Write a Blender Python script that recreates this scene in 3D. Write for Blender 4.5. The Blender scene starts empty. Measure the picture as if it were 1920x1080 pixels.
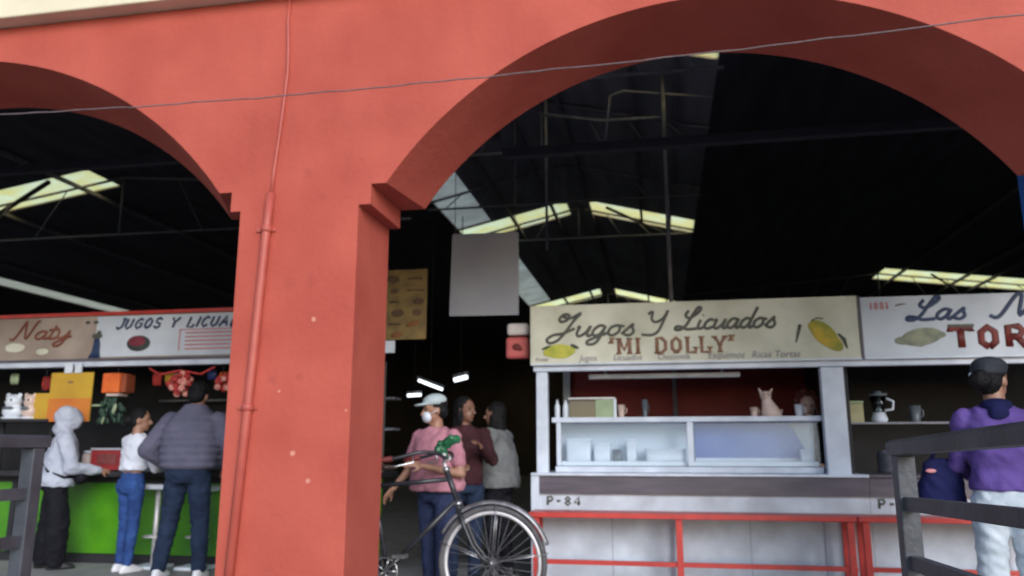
import bpy, bmesh, math, random
from mathutils import Vector, Matrix, noise as mnoise
random.seed(4)
S = bpy.context.scene
COL = S.collection
R = math.radians
PI = math.pi

# ------------------------------------------------------------------ camera
cam = bpy.data.cameras.new("camera")
cam_o = bpy.data.objects.new("camera", cam); COL.objects.link(cam_o)
cam_o.location = (0, 0, 1.15)
cam_o.rotation_euler = (R(90 + 11.459), 0, R(10.504))
cam.sensor_width = 36; cam.lens = 27.75
cam.clip_start = 0.05; cam.clip_end = 500
cam.dof.use_dof = True; cam.dof.focus_distance = 1.7; cam.dof.aperture_fstop = 4.2
S.camera = cam_o

# ------------------------------------------------------------------ sky and sun (bright overcast)
SUN_EL, SUN_ROT = 23, 150
w = bpy.data.worlds.new("World"); S.world = w; w.use_nodes = True
nt = w.node_tree; bg = nt.nodes["Background"]
sky = nt.nodes.new("ShaderNodeTexSky"); sky.sky_type = 'NISHITA'; sky.sun_disc = False
sky.sun_elevation = R(SUN_EL); sky.sun_rotation = R(SUN_ROT)
sky.air_density = 1.0; sky.dust_density = 0.6; sky.ozone_density = 1.0
hs = nt.nodes.new("ShaderNodeHueSaturation"); hs.inputs["Saturation"].default_value = 1.0
nt.links.new(sky.outputs[0], hs.inputs["Color"]); nt.links.new(hs.outputs[0], bg.inputs[0])
bg.inputs[1].default_value = 0.15
sl = bpy.data.lights.new("sun", 'SUN'); sl.energy = 1.5; sl.angle = R(28); sl.color = (.94, .975, 1)
so = bpy.data.objects.new("sun", sl); COL.objects.link(so)
az = R(SUN_ROT)
sd = Vector((math.sin(az) * math.cos(R(SUN_EL)), math.cos(az) * math.cos(R(SUN_EL)), math.sin(R(SUN_EL))))
so.rotation_euler = sd.to_track_quat('Z', 'Y').to_euler(); so.location = sd * 60
S.view_settings.view_transform = 'Standard'; S.view_settings.look = 'None'
S.view_settings.exposure = 0.70; S.view_settings.gamma = 1.0
S.cycles.max_bounces = 8; S.cycles.transparent_max_bounces = 12
S.cycles.use_denoising = True

# ------------------------------------------------------------------ materials
def pm(name, c, c2=None, rough=.6, scale=6, detail=5, bump=.0, bscale=60, metal=0, lo=.35, hi=.7, stretch=None, spec=.5):
    m = bpy.data.materials.new(name); m.use_nodes = True
    n = m.node_tree.nodes; l = m.node_tree.links; b = n["Principled BSDF"]
    b.inputs["Roughness"].default_value = rough; b.inputs["Metallic"].default_value = metal
    b.inputs["Specular IOR Level"].default_value = spec
    tc = n.new("ShaderNodeTexCoord"); vec = tc.outputs["Object"]
    if stretch:
        mp = n.new("ShaderNodeMapping"); mp.inputs["Scale"].default_value = stretch
        l.new(vec, mp.inputs[0]); vec = mp.outputs[0]
    if c2 is None: c2 = tuple(x * .72 for x in c)
    t = n.new("ShaderNodeTexNoise"); t.inputs["Scale"].default_value = scale; t.inputs["Detail"].default_value = detail
    l.new(vec, t.inputs["Vector"])
    r = n.new("ShaderNodeValToRGB")
    r.color_ramp.elements[0].position = lo; r.color_ramp.elements[1].position = hi
    r.color_ramp.elements[0].color = (*c2, 1); r.color_ramp.elements[1].color = (*c, 1)
    l.new(t.outputs["Fac"], r.inputs[0]); l.new(r.outputs[0], b.inputs["Base Color"])
    if bump:
        t2 = n.new("ShaderNodeTexNoise"); t2.inputs["Scale"].default_value = bscale; t2.inputs["Detail"].default_value = 4
        l.new(vec, t2.inputs["Vector"])
        bp = n.new("ShaderNodeBump"); bp.inputs["Strength"].default_value = bump; bp.inputs["Distance"].default_value = .02
        l.new(t2.outputs["Fac"], bp.inputs["Height"]); l.new(bp.outputs[0], b.inputs["Normal"])
    return m

def emit(name, c, s):
    m = bpy.data.materials.new(name); m.use_nodes = True
    b = m.node_tree.nodes["Principled BSDF"]
    b.inputs["Base Color"].default_value = (*c, 1); b.inputs["Emission Color"].default_value = (*c, 1)
    b.inputs["Emission Strength"].default_value = s
    return m

def glass(name, tint=(.92, .97, .96), refl=.03, rough=.03):
    m = bpy.data.materials.new(name); m.use_nodes = True
    n = m.node_tree.nodes; l = m.node_tree.links; n.remove(n["Principled BSDF"])
    tr = n.new("ShaderNodeBsdfTransparent"); tr.inputs[0].default_value = (*tint, 1)
    gl = n.new("ShaderNodeBsdfGlossy"); gl.inputs["Roughness"].default_value = rough
    lw = n.new("ShaderNodeLayerWeight"); lw.inputs[0].default_value = .25
    ad = n.new("ShaderNodeMath"); ad.operation = 'ADD'; ad.inputs[1].default_value = refl; ad.use_clamp = True
    mx = n.new("ShaderNodeMixShader")
    l.new(lw.outputs["Fresnel"], ad.inputs[0]); l.new(ad.outputs[0], mx.inputs[0])
    l.new(tr.outputs[0], mx.inputs[1]); l.new(gl.outputs[0], mx.inputs[2])
    l.new(mx.outputs[0], n["Material Output"].inputs[0])
    return m

def fibreglass(name, c1=(1, .73, .24), c2=(1, .87, .46)):
    m = bpy.data.materials.new(name); m.use_nodes = True
    n = m.node_tree.nodes; l = m.node_tree.links; n.remove(n["Principled BSDF"])
    tc = n.new("ShaderNodeTexCoord")
    t = n.new("ShaderNodeTexNoise"); t.inputs["Scale"].default_value = 2.2; l.new(tc.outputs["Object"], t.inputs["Vector"])
    r = n.new("ShaderNodeValToRGB"); r.color_ramp.elements[0].color = (*c1, 1); r.color_ramp.elements[1].color = (*c2, 1)
    r.color_ramp.elements[0].position = .35; r.color_ramp.elements[1].position = .65
    l.new(t.outputs["Fac"], r.inputs[0])
    tr = n.new("ShaderNodeBsdfTransparent"); tl = n.new("ShaderNodeBsdfTranslucent")
    l.new(r.outputs[0], tr.inputs[0]); l.new(r.outputs[0], tl.inputs[0])
    mx = n.new("ShaderNodeMixShader"); mx.inputs[0].default_value = .45
    l.new(tr.outputs[0], mx.inputs[1]); l.new(tl.outputs[0], mx.inputs[2])
    l.new(mx.outputs[0], n["Material Output"].inputs[0])
    return m

# red-orange wall paint: blotchy plaster with a few chips and smudges
def wall_paint(name, chips, smudges):
    m = pm(name, (.475, .096, .067), (.40, .072, .050), rough=.75, scale=2.3, detail=10, bump=.2, bscale=30, lo=.32, hi=.66, spec=.3)
    n = m.node_tree.nodes; l = m.node_tree.links; b = n["Principled BSDF"]
    src = b.inputs["Base Color"].links[0].from_socket
    tc = n.new("ShaderNodeTexCoord")
    # vertical dirt streaks
    mp = n.new("ShaderNodeMapping"); mp.inputs["Scale"].default_value = (5, 5, .55); l.new(tc.outputs["Object"], mp.inputs[0])
    st = n.new("ShaderNodeTexNoise"); st.inputs["Scale"].default_value = 1.6; st.inputs["Detail"].default_value = 6
    l.new(mp.outputs[0], st.inputs["Vector"])
    sr = n.new("ShaderNodeMapRange"); sr.inputs[1].default_value = .55; sr.inputs[2].default_value = .8; sr.inputs[4].default_value = .22
    l.new(st.outputs["Fac"], sr.inputs[0])
    mx = n.new("ShaderNodeMix"); mx.data_type = 'RGBA'; l.new(sr.outputs[0], mx.inputs[0]); l.new(src, mx.inputs[6])
    mx.inputs[7].default_value = (.29, .055, .045, 1); cur = mx.outputs[2]
    wn = n.new("ShaderNodeTexNoise"); wn.inputs["Scale"].default_value = 26; wn.inputs["Detail"].default_value = 3
    l.new(tc.outputs["Object"], wn.inputs["Vector"])
    for (px, py, pz, rad, col) in [(*c, (.62, .27, .20)) for c in chips] + [(*c, (.33, .06, .05)) for c in smudges]:
        d = n.new("ShaderNodeVectorMath"); d.operation = 'DISTANCE'; d.inputs[1].default_value = (px, py, pz)
        l.new(tc.outputs["Object"], d.inputs[0])
        k = n.new("ShaderNodeMath"); k.operation = 'MULTIPLY_ADD'; k.inputs[1].default_value = -rad * 2.2
        l.new(wn.outputs["Fac"], k.inputs[0]); l.new(d.outputs["Value"], k.inputs[2])
        g = n.new("ShaderNodeMapRange"); g.inputs[1].default_value = 0.0; g.inputs[2].default_value = -rad * .6
        g.inputs[4].default_value = .85 if col[0] > .5 else .35
        l.new(k.outputs[0], g.inputs[0])
        q = n.new("ShaderNodeMix"); q.data_type = 'RGBA'; l.new(g.outputs[0], q.inputs[0]); l.new(cur, q.inputs[6])
        q.inputs[7].default_value = (*col, 1); cur = q.outputs[2]
    l.new(cur, b.inputs["Base Color"])
    return m

YF, YB = 4.25, 4.80
M = {}
M['wall'] = wall_paint("salmon_plaster",
    [(-2.15, YF, 1.47, .011), (-2.05, YF, 1.12, .015), (-1.95, YF, .97, .014), (-1.96, YF, 1.88, .014), (-1.74, YF, 1.36, .008)],
    [(-2.05, YF, 2.78, .04), (-1.95, YF, 2.62, .03), (-1.98, YF, 2.12, .04), (-2.12, YF, 2.10, .05), (-2.03, YF, 1.55, .03), (-2.2, YF, 1.54, .03)])
M['cream'] = pm("cream_paint", (.78, .70, .52), (.68, .60, .44), rough=.8, scale=3, bump=.1)
M['conduit'] = pm("painted_conduit", (.45, .092, .066), (.39, .072, .052), rough=.5, scale=8)
M['cable'] = pm("cable_grey", (.20, .14, .145), (.12, .09, .095), rough=.7, scale=20)
M['concrete'] = pm("concrete_floor", (.34, .33, .33), (.24, .235, .24), rough=.75, scale=2.5, detail=9, bump=.15, bscale=30)
M['asphalt'] = pm("asphalt", (.06, .06, .062), (.04, .04, .042), rough=.9, scale=8, bump=.4, bscale=120)
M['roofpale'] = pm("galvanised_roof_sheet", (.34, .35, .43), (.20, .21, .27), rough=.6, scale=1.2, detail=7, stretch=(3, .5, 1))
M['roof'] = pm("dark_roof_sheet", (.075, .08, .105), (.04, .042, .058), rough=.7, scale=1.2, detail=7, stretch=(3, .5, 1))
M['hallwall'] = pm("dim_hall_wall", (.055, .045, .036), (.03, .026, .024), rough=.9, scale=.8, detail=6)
M['steel'] = pm("dull_truss_steel", (.24, .24, .29), (.14, .14, .18), rough=.55, scale=9)
M['gutter'] = pm("pale_gutter", (.62, .61, .62), (.42, .42, .44), rough=.6, scale=1.5, detail=7, stretch=(1, .4, 1))
M['sky'] = fibreglass("yellow_fibreglass")
M['dullsheet'] = fibreglass("dull_grey_roof_sheet", (.26, .21, .15), (.36, .30, .22))
M['white'] = pm("white_enamel", (.66, .72, .84), (.50, .55, .66), rough=.42, scale=5, detail=8)
M['whitedirty'] = pm("scuffed_white_panel", (.60, .655, .75), (.43, .465, .54), rough=.5, scale=4, detail=9)
M['apron'] = pm("purple_grey_laminate", (.125, .105, .135), (.075, .065, .09), rough=.35, scale=5, detail=6, stretch=(.6, 1, 4))
M['redsteel'] = pm("red_enamel_steel", (.60, .055, .045), (.44, .04, .035), rough=.4, scale=7)
M['maroon'] = pm("maroon_panel", (.30, .022, .028), (.2, .016, .02), rough=.6, scale=2)
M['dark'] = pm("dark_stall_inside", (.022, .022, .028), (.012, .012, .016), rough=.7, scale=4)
M['lime'] = pm("lime_green_panel", (.085, .30, .012), (.035, .16, .010), rough=.35, scale=2.2, detail=9)
M['signcream'] = pm("yellowed_sign_paint", (.68, .675, .575), (.49, .485, .39), rough=.6, scale=2.6, detail=9, lo=.3, hi=.62)
M['signwhite'] = pm("grey_white_sign_paint", (.65, .70, .79), (.47, .52, .61), rough=.6, scale=2.2, detail=8)
M['signpink'] = pm("dull_pink_sign_paint", (.42, .345, .30), (.27, .21, .18), rough=.6, scale=2.4, detail=8)
M['inkgrey'] = pm("charcoal_lettering", (.055, .06, .05), (.10, .10, .085), rough=.6, scale=30)
M['inkbrown'] = pm("faded_brown_lettering", (.19, .085, .05), (.28, .15, .095), rough=.6, scale=25)
M['inkblue'] = pm("navy_lettering", (.015, .025, .09), (.03, .06, .14), rough=.6, scale=25)
M['inkred'] = pm("dark_red_lettering", (.22, .018, .012), (.10, .012, .012), rough=.6, scale=14)
M['inkpink'] = pm("pink_lettering", (.50, .14, .16), (.55, .24, .26), rough=.6, scale=25)
M['inkpurple'] = pm("purple_small_lettering", (.14, .12, .18), (.22, .2, .25), rough=.6, scale=40)
M['lemon'] = pm("painted_lemon", (.52, .50, .07), (.36, .38, .05), rough=.6, scale=9, lo=.4, hi=.6)
M['mango'] = pm("painted_mango", (.52, .36, .03), (.24, .26, .03), rough=.6, scale=7, lo=.42, hi=.6)
M['leafpaint'] = pm("painted_leaf", (.07, .09, .05), (.04, .06, .035), rough=.6, scale=9)
M['torta'] = pm("painted_bread_roll", (.30, .31, .22), (.17, .20, .15), rough=.6, scale=8, lo=.4, hi=.62)
M['melonred'] = pm("painted_melon_flesh", (.24, .03, .05), (.16, .02, .04), rough=.6, scale=10)
M['melongreen'] = pm("painted_melon_rind", (.05, .06, .06), (.03, .04, .04), rough=.6, scale=10)
M['orange'] = pm("orange_card", (.62, .22, .03), (.54, .15, .03), rough=.7, scale=3)
M['yellow'] = pm("yellow_card", (.58, .36, .035), (.48, .27, .03), rough=.7, scale=3)
M['hotorange'] = pm("orange_lantern_paper", (.78, .17, .03), (.66, .11, .02), rough=.7, scale=6)
M['redpaper'] = pm("red_tissue_paper", (.62, .06, .04), (.30, .02, .03), rough=.8, scale=20)
M['pinkpaper'] = pm("pink_tissue_paper", (.75, .36, .30), (.62, .2, .18), rough=.8, scale=20)
M['greenfoil'] = pm("dark_green_paper", (.03, .08, .05), (.015, .04, .03), rough=.6, scale=14)
M['rail'] = pm("slate_painted_rail", (.07, .075, .092), (.038, .041, .052), rough=.5, scale=6, detail=8, bump=.15, bscale=50)
M['glass'] = glass("clear_glass")
M['caseglass'] = glass("hazy_case_glass", (.93, .97, 1), .07, .2)
M['caseback'] = pm("case_lining", (.72, .80, .90), (.60, .69, .80), rough=.3, scale=2)
M['bluereflect'] = pm("blue_pane_reflection", (.05, .12, .44), (.16, .25, .55), rough=.25, scale=1.6, detail=3)  # blue reflection of the case's right pane, put into the colour
M['tubcool'] = pm("cool_white_plastic", (.74, .80, .88), (.64, .70, .78), rough=.4, scale=6)
M['tub'] = pm("white_plastic", (.72, .77, .86), (.60, .65, .74), rough=.4, scale=6)
M['greytub'] = pm("grey_plastic", (.13, .16, .19), (.09, .1, .12), rough=.4, scale=6)
M['greenbox'] = pm("pale_green_box", (.36, .44, .28), (.26, .33, .2), rough=.5, scale=6)
M['china'] = pm("pinkish_china", (.66, .52, .48), (.54, .4, .36), rough=.35, scale=10)
M['board'] = pm("dull_grey_board", (.36, .375, .43), (.30, .31, .365), rough=.7, scale=1.6, detail=7)
M['menuposter'] = pm("ochre_menu_card", (.30, .20, .065), (.17, .11, .045), rough=.7, scale=7, detail=6)
M['dishprint'] = pm("rust_menu_print", (.28, .10, .03), (.18, .07, .02), rough=.7, scale=14)
M['menuink'] = pm("brown_menu_print", (.09, .05, .03), (.14, .08, .04), rough=.7, scale=9)
M['boxred'] = pm("red_light_box", (.62, .14, .13), (.50, .10, .10), rough=.4, scale=7)
M['boxwhite'] = pm("pale_light_box_band", (.72, .68, .68), (.6, .55, .55), rough=.4, scale=7)
M['tubelit'] = emit("lit_fluorescent_tube", (.86, .95, 1), 1.8)
M['bluepaint'] = pm("bright_blue_paint", (.03, .16, .62), (.02, .12, .5), rough=.5, scale=5)
# people
M['skin'] = pm("brown_skin", (.36, .19, .13), (.29, .145, .095), rough=.5, scale=14)
M['skindim'] = pm("dimmed_brown_skin", (.20, .095, .062), (.15, .07, .045), rough=.5, scale=14)  # darker copy of brown_skin, dimness of the aisle put into the colour
M['skinpale'] = pm("light_skin", (.66, .44, .36), (.56, .34, .28), rough=.5, scale=14)
M['hair'] = pm("black_hair", (.010, .009, .010), (.005, .0045, .006), rough=.6, scale=40, bump=.5, bscale=90, spec=.2)
M['hairred'] = pm("reddish_hair", (.16, .035, .03), (.08, .02, .02), rough=.45, scale=40, bump=.5, bscale=90)
M['eye'] = pm("dark_eye", (.02, .015, .012), rough=.2)
M['lip'] = pm("lip", (.33, .11, .09), rough=.5)
def cloth(name, c, c2=None, bump=.5): return pm(name, c, c2, rough=.85, scale=7, detail=6, bump=bump, bscale=14, spec=.2)
M['whitefleece'] = cloth("white_fleece", (.46, .49, .58), (.36, .385, .48))
M['whitetop'] = cloth("white_knit", (.72, .74, .84), (.60, .62, .72))
M['blackcloth'] = cloth("black_cloth", (.012, .012, .018), (.006, .006, .01))
M['jeans'] = cloth("blue_denim", (.035, .085, .27), (.018, .042, .15))
M['dimjeans'] = cloth("worn_navy_denim", (.04, .055, .13), (.022, .03, .075))
M['darkjeans'] = cloth("dark_navy_denim", (.022, .036, .075), (.012, .02, .045))
M['puffer'] = cloth("slate_puffer_nylon", (.135, .13, .19), (.09, .088, .135), bump=.3)
M['pink'] = cloth("dusty_pink_cotton", (.50, .23, .29), (.40, .17, .22))
M['maroonshirt'] = cloth("maroon_cotton", (.055, .018, .024), (.035, .011, .015))
M['greyknit'] = cloth("grey_knit", (.17, .18, .185), (.115, .12, .13))
M['purple'] = cloth("purple_knit", (.135, .08, .31), (.09, .053, .21))
M['whitedenim'] = cloth("pale_bleached_denim", (.58, .63, .69), (.40, .46, .52))
M['navybag'] = cloth("navy_bag", (.012, .014, .075), (.007, .008, .045))
M['greycap'] = cloth("charcoal_cap", (.045, .05, .06), (.028, .03, .04))
M['whitecap'] = cloth("white_cap", (.42, .47, .49), (.40, .48, .52))
M['shoe'] = pm("white_shoe_leather", (.74, .74, .78), (.6, .6, .66), rough=.5, scale=9)
M['darkshoe'] = pm("dark_shoe_leather", (.02, .02, .024), rough=.5, scale=9)
# bicycle
M['bikepaint'] = pm("worn_black_bike_paint", (.035, .036, .045), (.02, .02, .026), rough=.35, scale=12)
M['chrome'] = pm("dull_chrome", (.62, .62, .64), (.42, .42, .44), rough=.3, scale=14, metal=.9)
M['spoke'] = pm("grey_spoke_wire", (.22, .22, .24), (.12, .12, .13), rough=.5, scale=30)
M['alu'] = pm("pale_rim_alloy", (.70, .68, .70), (.55, .53, .55), rough=.42, scale=14, metal=.35)
M['tyre'] = pm("tyre_rubber", (.11, .105, .112), (.07, .066, .07), rough=.8, scale=20)
M['fender'] = pm("scratched_grey_fender", (.34, .33, .36), (.15, .145, .155), rough=.35, scale=12, metal=.5)
M['grip'] = pm("dark_red_rubber", (.16, .02, .02), rough=.6, scale=20)
M['greenbag'] = pm("green_plastic_bag", (.02, .17, .07), (.01, .08, .035), rough=.35, scale=9, bump=.6, bscale=18)
M['leather'] = pm("brown_saddle_leather", (.05, .03, .02), rough=.4, scale=12)
M['redcloth'] = cloth("dark_red_cloth", (.13, .015, .02), (.08, .01, .014))

# ------------------------------------------------------------------ mesh helpers
class MB:
    def __init__(self): self.bm = bmesh.new()
    def _xf(self, vs, mat):
        if mat is not None: bmesh.ops.transform(self.bm, matrix=mat, verts=vs)
    def box(self, x0, x1, y0, y1, z0, z1, bev=0, mat=None):
        r = bmesh.ops.create_cube(self.bm, size=1); vs = r['verts']
        bmesh.ops.transform(self.bm, verts=vs, matrix=Matrix.Translation(((x0+x1)/2, (y0+y1)/2, (z0+z1)/2)) @ Matrix.Diagonal((x1-x0, y1-y0, z1-z0, 1)))
        if bev:
            es = list({e for v in vs for e in v.link_edges})
            rr = bmesh.ops.bevel(self.bm, geom=es, offset=bev, segments=2, affect='EDGES', profile=.5)
            vs = list({v for f in rr['faces'] for v in f.verts} | {v for v in vs if v.is_valid})
        self._xf(vs, mat); return self
    def rings(self, rings, cap=True, closed=False, smooth=True):
        bv = [[self.bm.verts.new(p) for p in r] for r in rings]; n = len(bv[0]); fs = []
        m = len(bv)
        for i in range(m if closed else m - 1):
            a, b = bv[i], bv[(i+1) % m]
            for j in range(n):
                fs.append(self.bm.faces.new((a[j], a[(j+1) % n], b[(j+1) % n], b[j])))
        if cap and not closed:
            fs.append(self.bm.faces.new(bv[0][::-1])); fs.append(self.bm.faces.new(bv[-1]))
        if smooth:
            for f in fs: f.smooth = True
        return self
    def tube(self, pts, r, n=10, closed=False, flat=None):
        pts = [Vector(p) for p in pts]; m = len(pts); rad = r if isinstance(r, (list, tuple)) else [r]*m
        rs = []; up = Vector((0, 0, 1)); prev = None
        for i, p in enumerate(pts):
            a = pts[(i-1) % m] if (i > 0 or closed) else p; b = pts[(i+1) % m] if (i < m-1 or closed) else p
            t = (b - a).normalized()
            if prev is None:
                u = t.cross(up)
                if u.length < 1e-3: u = t.cross(Vector((1, 0, 0)))
            else: u = prev - t * prev.dot(t)
            u.normalize(); v = t.cross(u); prev = u
            ring = []
            for k in range(n):
                o = u * math.cos(2*PI*k/n) * rad[i] + v * math.sin(2*PI*k/n) * rad[i]
                if flat: o.y *= flat
                ring.append(p + o)
            rs.append(ring)
        return self.rings(rs, closed=closed)
    def capsule(self, a, b, ra, rb, n=14, k=5):
        a, b = Vector(a), Vector(b); t = b - a
        if t.length < 1e-6: t = Vector((0, 0, 1e-4)); b = a + t
        L = t.length; t = t.normalized()
        u = t.orthogonal().normalized(); v = t.cross(u); rs = []
        def ring(c, r): rs.append([c + u*math.cos(2*PI*j/n)*r + v*math.sin(2*PI*j/n)*r for j in range(n)])
        for i in range(k):
            th = -PI/2 + (i + .12)/k * PI/2; ring(a + t*ra*math.sin(th), ra*math.cos(th))
        for i in range(5): ring(a + t*L*i/4, ra + (rb-ra)*i/4)
        for i in range(1, k+1):
            th = (i - .12)/k * PI/2; ring(b + t*rb*math.sin(th), rb*math.cos(th))
        return self.rings(rs)
    def ell(self, c, r, mat=None, u=18, v=12):
        q = bmesh.ops.create_uvsphere(self.bm, u_segments=u, v_segments=v, radius=1); vs = q['verts']
        m = Matrix.Translation(c) @ (mat.to_4x4() if mat else Matrix()) @ Matrix.Diagonal((*r, 1))
        bmesh.ops.transform(self.bm, verts=vs, matrix=m)
        for f in {f for x in vs for f in x.link_faces}: f.smooth = True
        return self
    def loft(self, secs, n=28, sq=2.3):
        # secs: (z, cx, cy, rx, ry)
        rs = []
        for z, cx, cy, rx, ry in secs:
            ring = []
            for k in range(n):
                a = 2*PI*k/n; c, s = math.cos(a), math.sin(a)
                ring.append(Vector((cx + rx*math.copysign(abs(c)**(2/sq), c), cy + ry*math.copysign(abs(s)**(2/sq), s), z)))
            rs.append(ring)
        return self.rings(rs)
    def lathe(self, prof, c=(0, 0, 0), n=20):
        rs = [[Vector((c[0] + r*math.cos(2*PI*k/n), c[1] + r*math.sin(2*PI*k/n), c[2] + z)) for k in range(n)] for r, z in prof]
        return self.rings(rs)
    def prism(self, outline, y0, y1):     # outline in (x,z)
        f = self.bm.faces.new([self.bm.verts.new((x, y0, z)) for x, z in outline])
        r = bmesh.ops.extrude_face_region(self.bm, geom=[f]); vs = [g for g in r['geom'] if isinstance(g, bmesh.types.BMVert)]
        bmesh.ops.translate(self.bm, verts=vs, vec=(0, y1-y0, 0)); return self
    def quad(self, a, b, c, d):
        self.bm.faces.new([self.bm.verts.new(p) for p in (a, b, c, d)]); return self
    def build(self, name, mat, parent=None, local=False):
        bmesh.ops.recalc_face_normals(self.bm, faces=self.bm.faces[:])
        me = bpy.data.meshes.new(name); self.bm.to_mesh(me); self.bm.free()
        me.materials.append(mat if not isinstance(mat, str) else M[mat])
        o = bpy.data.objects.new(name, me); COL.objects.link(o)
        if parent is not None: attach(o, parent, local)
        return o

def rootloc(p):
    while p.parent: p = p.parent
    return p
def attach(o, parent, local=False):
    o.parent = parent
    if not local:
        r = rootloc(parent)
        if parent == r: o.matrix_parent_inverse = Matrix.Translation(-r.location)
def tag(o, label, cat, group=None, kind=None):
    o['label'] = label; o['category'] = cat
    if group: o['group'] = group
    if kind: o['kind'] = kind
    return o
def thing(name, loc, label, cat, group=None, rz=0):
    o = bpy.data.objects.new(name, None); COL.objects.link(o); o.location = loc; o.rotation_euler = (0, 0, rz)
    o.empty_display_size = .1
    return tag(o, label, cat, group)
def struct(o): o['kind'] = 'structure'; return o
def bevel_mod(o, wd=.008, seg=2):
    b = o.modifiers.new('bevel', 'BEVEL'); b.width = wd; b.segments = seg; b.limit_method = 'ANGLE'; b.angle_limit = R(40); return o
def copy_tree(o, parent=None):
    c = o.copy(); COL.objects.link(c)
    if parent: c.parent = parent
    for ch in list(o.children): copy_tree(ch, c)
    return c

# union of rough pieces -> one continuous smooth surface
def blob(name, mb, mat, parent, voxel=.012, smooth=6, local=True, wr=0, wf=(7, 7, 7)):
    o = mb.build(name + "_tmp", mat)
    r = o.modifiers.new('r', 'REMESH'); r.mode = 'VOXEL'; r.voxel_size = voxel; r.use_smooth_shade = True
    if smooth:
        s = o.modifiers.new('s', 'SMOOTH'); s.factor = .5; s.iterations = smooth
    dg = bpy.context.evaluated_depsgraph_get()
    me = bpy.data.meshes.new_from_object(o.evaluated_get(dg))
    old = o.data; bpy.data.objects.remove(o); bpy.data.meshes.remove(old)
    me.name = name
    if not me.materials: me.materials.append(M[mat] if isinstance(mat, str) else mat)
    if wr:
        nn = [v.normal.copy() for v in me.vertices]; off = len(me.vertices) % 37
        for v, n_ in zip(me.vertices, nn):
            c = Vector((v.co.x*wf[0] + off, v.co.y*wf[1], v.co.z*wf[2] + v.co.x*wf[0]*.6))
            a = mnoise.noise(c); b = mnoise.noise(c*2.3)
            v.co += n_*wr*((.5 - abs(a))*1.3 - .35 + .5*b)
    for p in me.polygons: p.use_smooth = True
    q = bpy.data.objects.new(name, me); COL.objects.link(q)
    if parent is not None: attach(q, parent, local)
    return q

# ------------------------------------------------------------------ lettering
def crom(pts, k=5):
    P = [Vector((p[0], p[1], 0)) for p in pts]; out = []
    for i in range(len(P)-1):
        p0, p1, p2, p3 = P[max(i-1, 0)], P[i], P[i+1], P[min(i+2, len(P)-1)]
        for j in range(k):
            t = j/k
            out.append(.5*((2*p1) + (p2-p0)*t + (2*p0-5*p1+4*p2-p3)*t*t + (3*p1-p0-3*p2+p3)*t**3))
    out.append(P[-1]); return [(v.x, v.y) for v in out]
ROUND = [(.72, .85), (.40, .97), (.10, .65), (.06, .22), (.30, .0), (.58, .25), (.74, .85)]
SCRIPT = {
 'J': (1.25, [[(.15, 1.35), (-.1, 1.65), (.1, 2.1), (.45, 2.05), (.42, 1.6), (.1, 1.4)], [(.1, 1.9), (.6, 1.75), (1.15, 2.2), (.85, 1.5), (.55, .5), (.2, -.35), (-.25, -.6), (-.5, -.25), (-.2, .15), (.4, .3), (1.05, .75)]]),
 'u': (1.0, [[(.0, .7), (.12, .95), (.05, .25), (.25, .0), (.6, .35), (.78, .95), (.7, .2), (.85, .0), (1.05, .2)]]),
 'g': (1.0, [ROUND, [(.74, .92), (.62, .0), (.38, -.7), (-.05, -.78), (-.1, -.45), (.5, -.05), (1.0, .25)]]),
 'o': (.95, [[(.45, .97), (.10, .7), (.06, .22), (.32, 0), (.65, .3), (.66, .8), (.42, .95), (.95, .82)]]),
 's': (.8, [[(-.05, .1), (.48, 1.0), (.5, .75), (.66, .3), (.45, -.02), (.1, .08)]]),
 'Y': (1.45, [[(-.05, 1.8), (.2, 2.05), (.22, 1.3), (.5, 1.0), (.9, 1.4), (1.1, 2.15), (.9, .9), (.7, .05), (.35, -.28), (-.25, -.2)]]),
 'L': (1.35, [[(.35, 1.95), (.2, 1.45), (.55, 1.15), (1.05, 1.6), (1.25, 2.1), (1.0, 2.2), (.72, 1.4), (.45, .45), (.1, -.02), (-.3, -.02), (-.28, .28), (.1, .25), (.6, -.02), (1.35, .05)]]),
 'i': (.5, [[(.12, .95), (.04, .25), (.2, .0), (.5, .2)], [(.2, 1.35), (.24, 1.42)]]),
 'c': (.75, [[(.62, .8), (.40, .97), (.10, .65), (.06, .22), (.30, 0), (.75, .22)]]),
 'a': (1.0, [ROUND, [(.78, .97), (.68, .2), (.82, 0), (1.0, .2)]]),
 'd': (1.0, [ROUND, [(1.0, 2.1), (.78, .97), (.68, .2), (.82, 0), (1.0, .2)]]),
 'M': (2.0, [[(-.3, .2), (-.05, -.05), (.15, .3), (.5, 2.1), (.72, 2.1), (.85, .1), (1.3, 2.0), (1.5, 2.1), (1.55, .2), (1.75, 0), (2.0, .2)]]),
 'N': (1.5, [[(-.3, .1), (-.05, .0), (.15, .5), (.45, 2.0), (.55, 2.0), (.85, .05), (1.3, 2.1), (1.5, 2.1)]]),
 't': (.65, [[(.32, 1.6), (.10, .2), (.28, 0), (.65, .2)], [(-.1, 1.1), (.62, 1.16)]]),
 'y': (1.0, [[(.05, .95), (.02, .3), (.25, .05), (.6, .4), (.78, .95)], [(.78, .95), (.62, .0), (.35, -.8), (-.05, -.85), (-.05, -.5), (.5, -.05), (1.0, .3)]]),
 ' ': (.9, []),
}
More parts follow.
